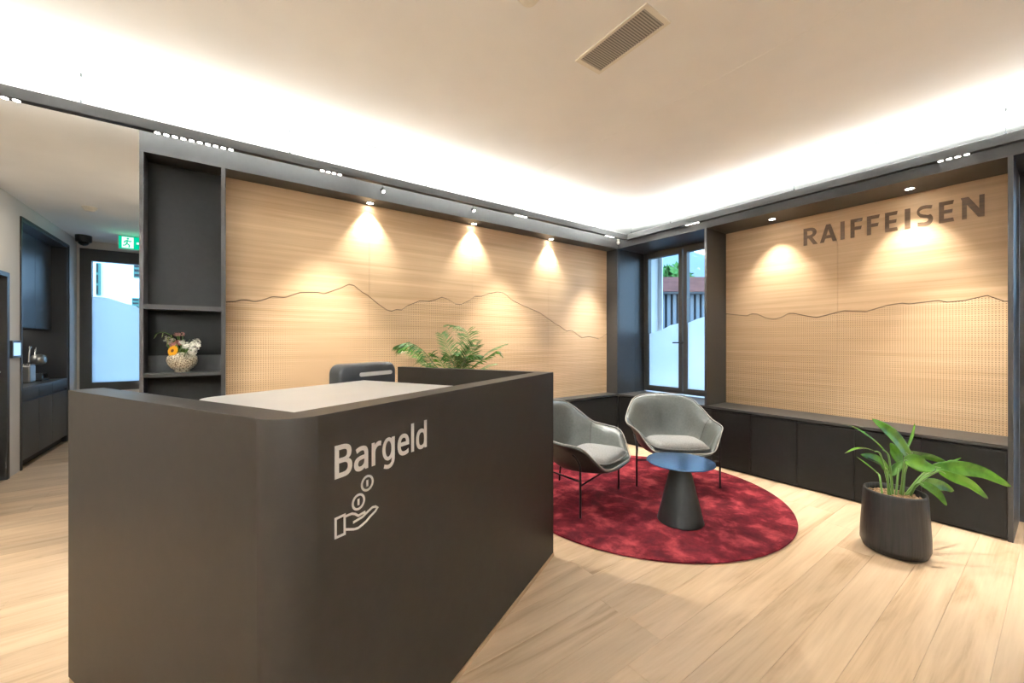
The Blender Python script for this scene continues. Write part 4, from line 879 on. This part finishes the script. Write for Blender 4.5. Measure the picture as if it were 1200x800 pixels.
# ---------------------------------------------------------------- vase with flowers on the shelf
vz = 1.0942; vc = Vector((-.244, 3.482, vz))
t = thing('flower_vase', 'round speckled beige vase with a bunch of flowers on the black shelf', 'vase', vc)
obj('vase_body', lathe([(.036, 0), (.041, .004), (.040, .014), (.058, .028), (.076, .052), (.084, .078), (.080, .102), (.064, .122), (.044, .131), (.036, .134), (.034, .128), (.034, .10)], vc, 40, capt=False), M['vase'], t, smooth=True)
DV = (FW.x*vc.x + FW.y*vc.y); top = vc + Vector((0, 0, .125)); rf = random.Random(9)
fl = lambda x, y, d=0: at(160+x/8.89, 380+y/8.89, DV+d)
def stalk(p, m=M['stem'], r=.0022):
    return tube(catmull([top + Vector((rf.uniform(-.015, .015), rf.uniform(-.015, .015), -.02)), top.lerp(p, .5)+Vector((0, 0, .015)), p], 4), r, 5)
# sunflower
p = fl(380, 275, -.06); o = obj('sunflower', lathe([(.001, -.004), (.013, -.004), (.015, .001), (.010, .006), (.001, .007)], (0, 0, 0), 16), M['brown'], t, world=False, label='yellow sunflower')
fdir = (-FW*1.0 + Vector((-.15, 0, .25))).normalized(); q = fdir.to_track_quat('Z', 'Y').to_matrix()
for v in o.data.vertices: v.co = q @ v.co + (p - vc)
pb_ = bmesh.new()
for k in range(36):
    a = 2*PI*k/18 + (.17 if k >= 18 else 0); r1 = .040 if k < 18 else .033; zz = 0 if k < 18 else .005
    pts = [(.009, -.004), (.026, -.0075), (r1, 0), (.026, .0075), (.009, .004)]
    pb_.faces.new([pb_.verts.new(p + q @ Vector((x*math.cos(a)-y*math.sin(a), x*math.sin(a)+y*math.cos(a), zz+.25*x*x*20*.1))) for x, y in pts])
obj('petals', pb_, M['yellow'], o); obj('stalk', stalk(p - fdir*.004), M['stem'], o)
def cluster(name, pts, r, n, m, lab, pet=.009):
    bm = bmesh.new(); cs = []
    for (x, y, d) in pts:
        c = fl(x, y, d); cs.append(c)
        for k in range(n):
            v = Vector((rf.gauss(0, 1), rf.gauss(0, 1), rf.gauss(0, 1))).normalized()*r*rf.uniform(.7, 1.05); cc_ = c+v
            nrm_ = (v.normalized() + Vector((0, 0, .4))).normalized(); qm = nrm_.to_track_quat('Z', 'Y').to_matrix(); a0 = rf.random()*6
            for j in range(4):
                a = a0 + j*PI/2
                bm.faces.new([bm.verts.new(cc_ + qm @ Vector((xx*math.cos(a)-yy*math.sin(a), xx*math.sin(a)+yy*math.cos(a), xx*.3))) for xx, yy in ((0, 0), (pet*.6, -pet*.42), (pet, 0), (pet*.6, pet*.42))])
    o = obj(name, bm, m, t, label=lab)
    sb_ = bmesh.new()
    for c in cs:
        b2 = stalk(c); me_ = bpy.data.meshes.new('x'); b2.to_mesh(me_); sb_.from_mesh(me_); b2.free(); bpy.data.meshes.remove(me_)
    obj('stalk', sb_, M['stem'], o)
cluster('white_blossom', [(600,200,-.02),(560,235,-.05),(610,240,-.03),(540,215,0),(625,180,.01),(590,285,-.05),(575,270,-.06)], .020, 26, M['petal'], 'white blossom cluster')
cluster('white_blossom', [(320,140,0),(375,155,.01),(480,180,.0),(300,155,.02)], .013, 14, M['petal'], 'small pale blossoms at the left', .007)
cluster('white_blossom', [(470,195,-.03),(345,180,-.01),(500,235,-.05),(640,215,-.01)], .014, 18, M['petal'], 'loose white blossoms', .009)
cluster('pink_blossom', [(435,103,0),(480,100,.01),(410,105,.0)], .011, 18, M['pink'], 'flat pink flower head at the top', .007)
cluster('pink_blossom', [(390,205,-.04),(430,185,-.03),(370,210,-.03),(445,195,-.02)], .014, 16, M['pink'], 'pink blossoms above the sunflower', .008)
for pts, wd, m in (([(450,330,-.05),(455,280,-.07),(470,235,-.07)], .014, M['fol']), ([(500,330,-.04),(515,290,-.07),(500,250,-.08)], .015, M['fol']), ([(430,330,-.05),(420,240,-.05),(400,190,-.03)], .012, M['fol']), ([(520,320,-.03),(545,270,-.05),(530,225,-.05)], .014, M['fol']), ([(400,300,.02),(340,230,.02),(315,205,.02)], .010, M['fol']), ([(480,320,.02),(500,220,.03),(495,150,.03)], .010, M['fol']), ([(520,300,.03),(540,200,.04),(555,155,.04)], .008, M['fol'])):
    blade('leaf', [fl(*p) for p in pts], wd, m, t, up=toC)
gs = obj('grass_stem', tube(catmull([top, fl(400,170,-.02), fl(340,105,-.03), fl(270,82,-.03), fl(205,100,-.03), fl(185,128,-.03)], 5), .0015, 5), M['stem'], t)
for a, b in (((215,98),(178,150)), ((275,90),(262,138)), ((335,130),(312,228)), ((365,110),(350,150))):
    blade('seed_pod', [fl(a[0], a[1], -.03), fl((a[0]+b[0])/2+4, (a[1]+b[1])/2, -.03), fl(b[0], b[1], -.03)], .008, M['fol_pale'], gs, up=toC)

# ---------------------------------------------------------------- outside
struct('ground', box(-12, 40, -20, 45, -.60, -.50), M['ground'])
# low building with slatted front seen through the corner window
o0 = at(800, 343, 9.0); o0.z = -.5; zb = at(800, 343, 9.0).z + .5; zt = at(800, 326.5, 9.0).z + .5
t = thing('slatted_building', 'low outbuilding with red-brown fascia and vertical grey slats outside the window', 'building', o0, math.atan2(RT.y, RT.x))
lo_ = lambda name, bm, m: obj(name, bm, m, t, world=False)
lo_('fascia_board', box(-3, 4, -.25, -.19, zb, zt), M['fascia'])
lo_('roof_slab', box(-3, 4, -.189, 3, zt-.06, zt+.0), M['fascia'])
lo_('wall', box(-2.9, 3.9, .05, 3, 0, zt-.061), M['slatback'])
lo_('soffit_band', box(-3, 4, -.189, .049, zb-.03, zb+.02), M['slat'])
me = None
for k in range(52):
    if me is None:
        bm = box(-.038, .038, 0, .048, 0, zb-.031); me = bpy.data.meshes.new('slat'); bm.to_mesh(me); bm.free(); me.materials.append(M['slat'])
    o = bpy.data.objects.new('slat', me); C.objects.link(o); o.parent = t; o.location = (-2.8+k*.131, 0, 0)
def tree(loc, h, r, lab, n=1500, seed=1):
    rt = random.Random(seed); t = thing('tree', lab, 'tree', loc)
    obj('trunk', tube([loc, Vector(loc)+Vector((.05, 0, h*.5)), Vector(loc)+Vector((0, .05, h*.8))], [.16, .12, .06], 8), M['bark'], t)
    bm = bmesh.new()
    blobs = [(Vector(loc)+Vector((rt.gauss(0, r*.45), rt.gauss(0, r*.45), h*.72+rt.gauss(0, r*.35))), r*rt.uniform(.3, .55)) for _ in range(14)]
    for k in range(n):
        c, rr_ = rt.choice(blobs); v = Vector((rt.gauss(0, 1), rt.gauss(0, 1), rt.gauss(0, 1))).normalized()
        p = c + v*rr_*rt.uniform(.75, 1); a = Vector((rt.gauss(0, 1), rt.gauss(0, 1), rt.gauss(0, 1))).normalized()*.16; b = v.cross(a).normalized()*.09
        bm.faces.new([bm.verts.new(x) for x in (p-a, p+b, p+a, p-b)])
    obj('crown', bm, M['crown'], t, kind='stuff')
tp = at(783, 318, 14.5); tree((tp.x, tp.y, -.5), 5.6, .72, 'bright green tree behind the low outbuilding, seen through the window')
hb = bmesh.new(); NX = 26; gr = []
for i in range(NX):
    row = []
    for j in range(9):
        a = math.radians(8 + i*2.4); rad = 60 + j*9
        hz = max(-.5, 30*math.sin(PI*j/8)*(.82+.18*math.sin(i*.55+.6)) * (1 if j < 8 else 0))
        row.append(hb.verts.new((rad*math.cos(a), rad*math.sin(a), hz-.5)))
    gr.append(row)
for i in range(NX-1):
    for j in range(8): hb.faces.new((gr[i][j], gr[i+1][j], gr[i+1][j+1], gr[i][j+1]))
struct('hill', hb, M['hill'], smooth=True)
# white house beyond the far window
t = thing('white_house', 'white house with green shutters beyond the far passage window', 'building', (-2.5, 15, -.5))
obj('wall', box(-7, 3, 15, 19, -.5, 6.5), M['facade'], t)
obj('roof', box(-7.3, 3.3, 14.6, 19.3, 6.5, 6.8), M['fascia'], t)
for xa, xb, za, zb_ in ((113, 118, 308, 346), (157, 172, 309, 326), (155, 172, 349, 362)):
    a, b = on_y(xa, za, 14.97), on_y(xb, zb_, 14.97)
    f_ = obj('window', box(a.x, b.x, 14.93, 14.999, b.z, a.z), M['shutter'], t)
    for k in range(3): h = (a.z-b.z)/3; obj('pane', box(a.x+.05*(b.x-a.x), a.x+.45*(b.x-a.x), 14.915, 14.929, b.z+h*k+.03, b.z+h*(k+1)-.03), M['dark'], f_)
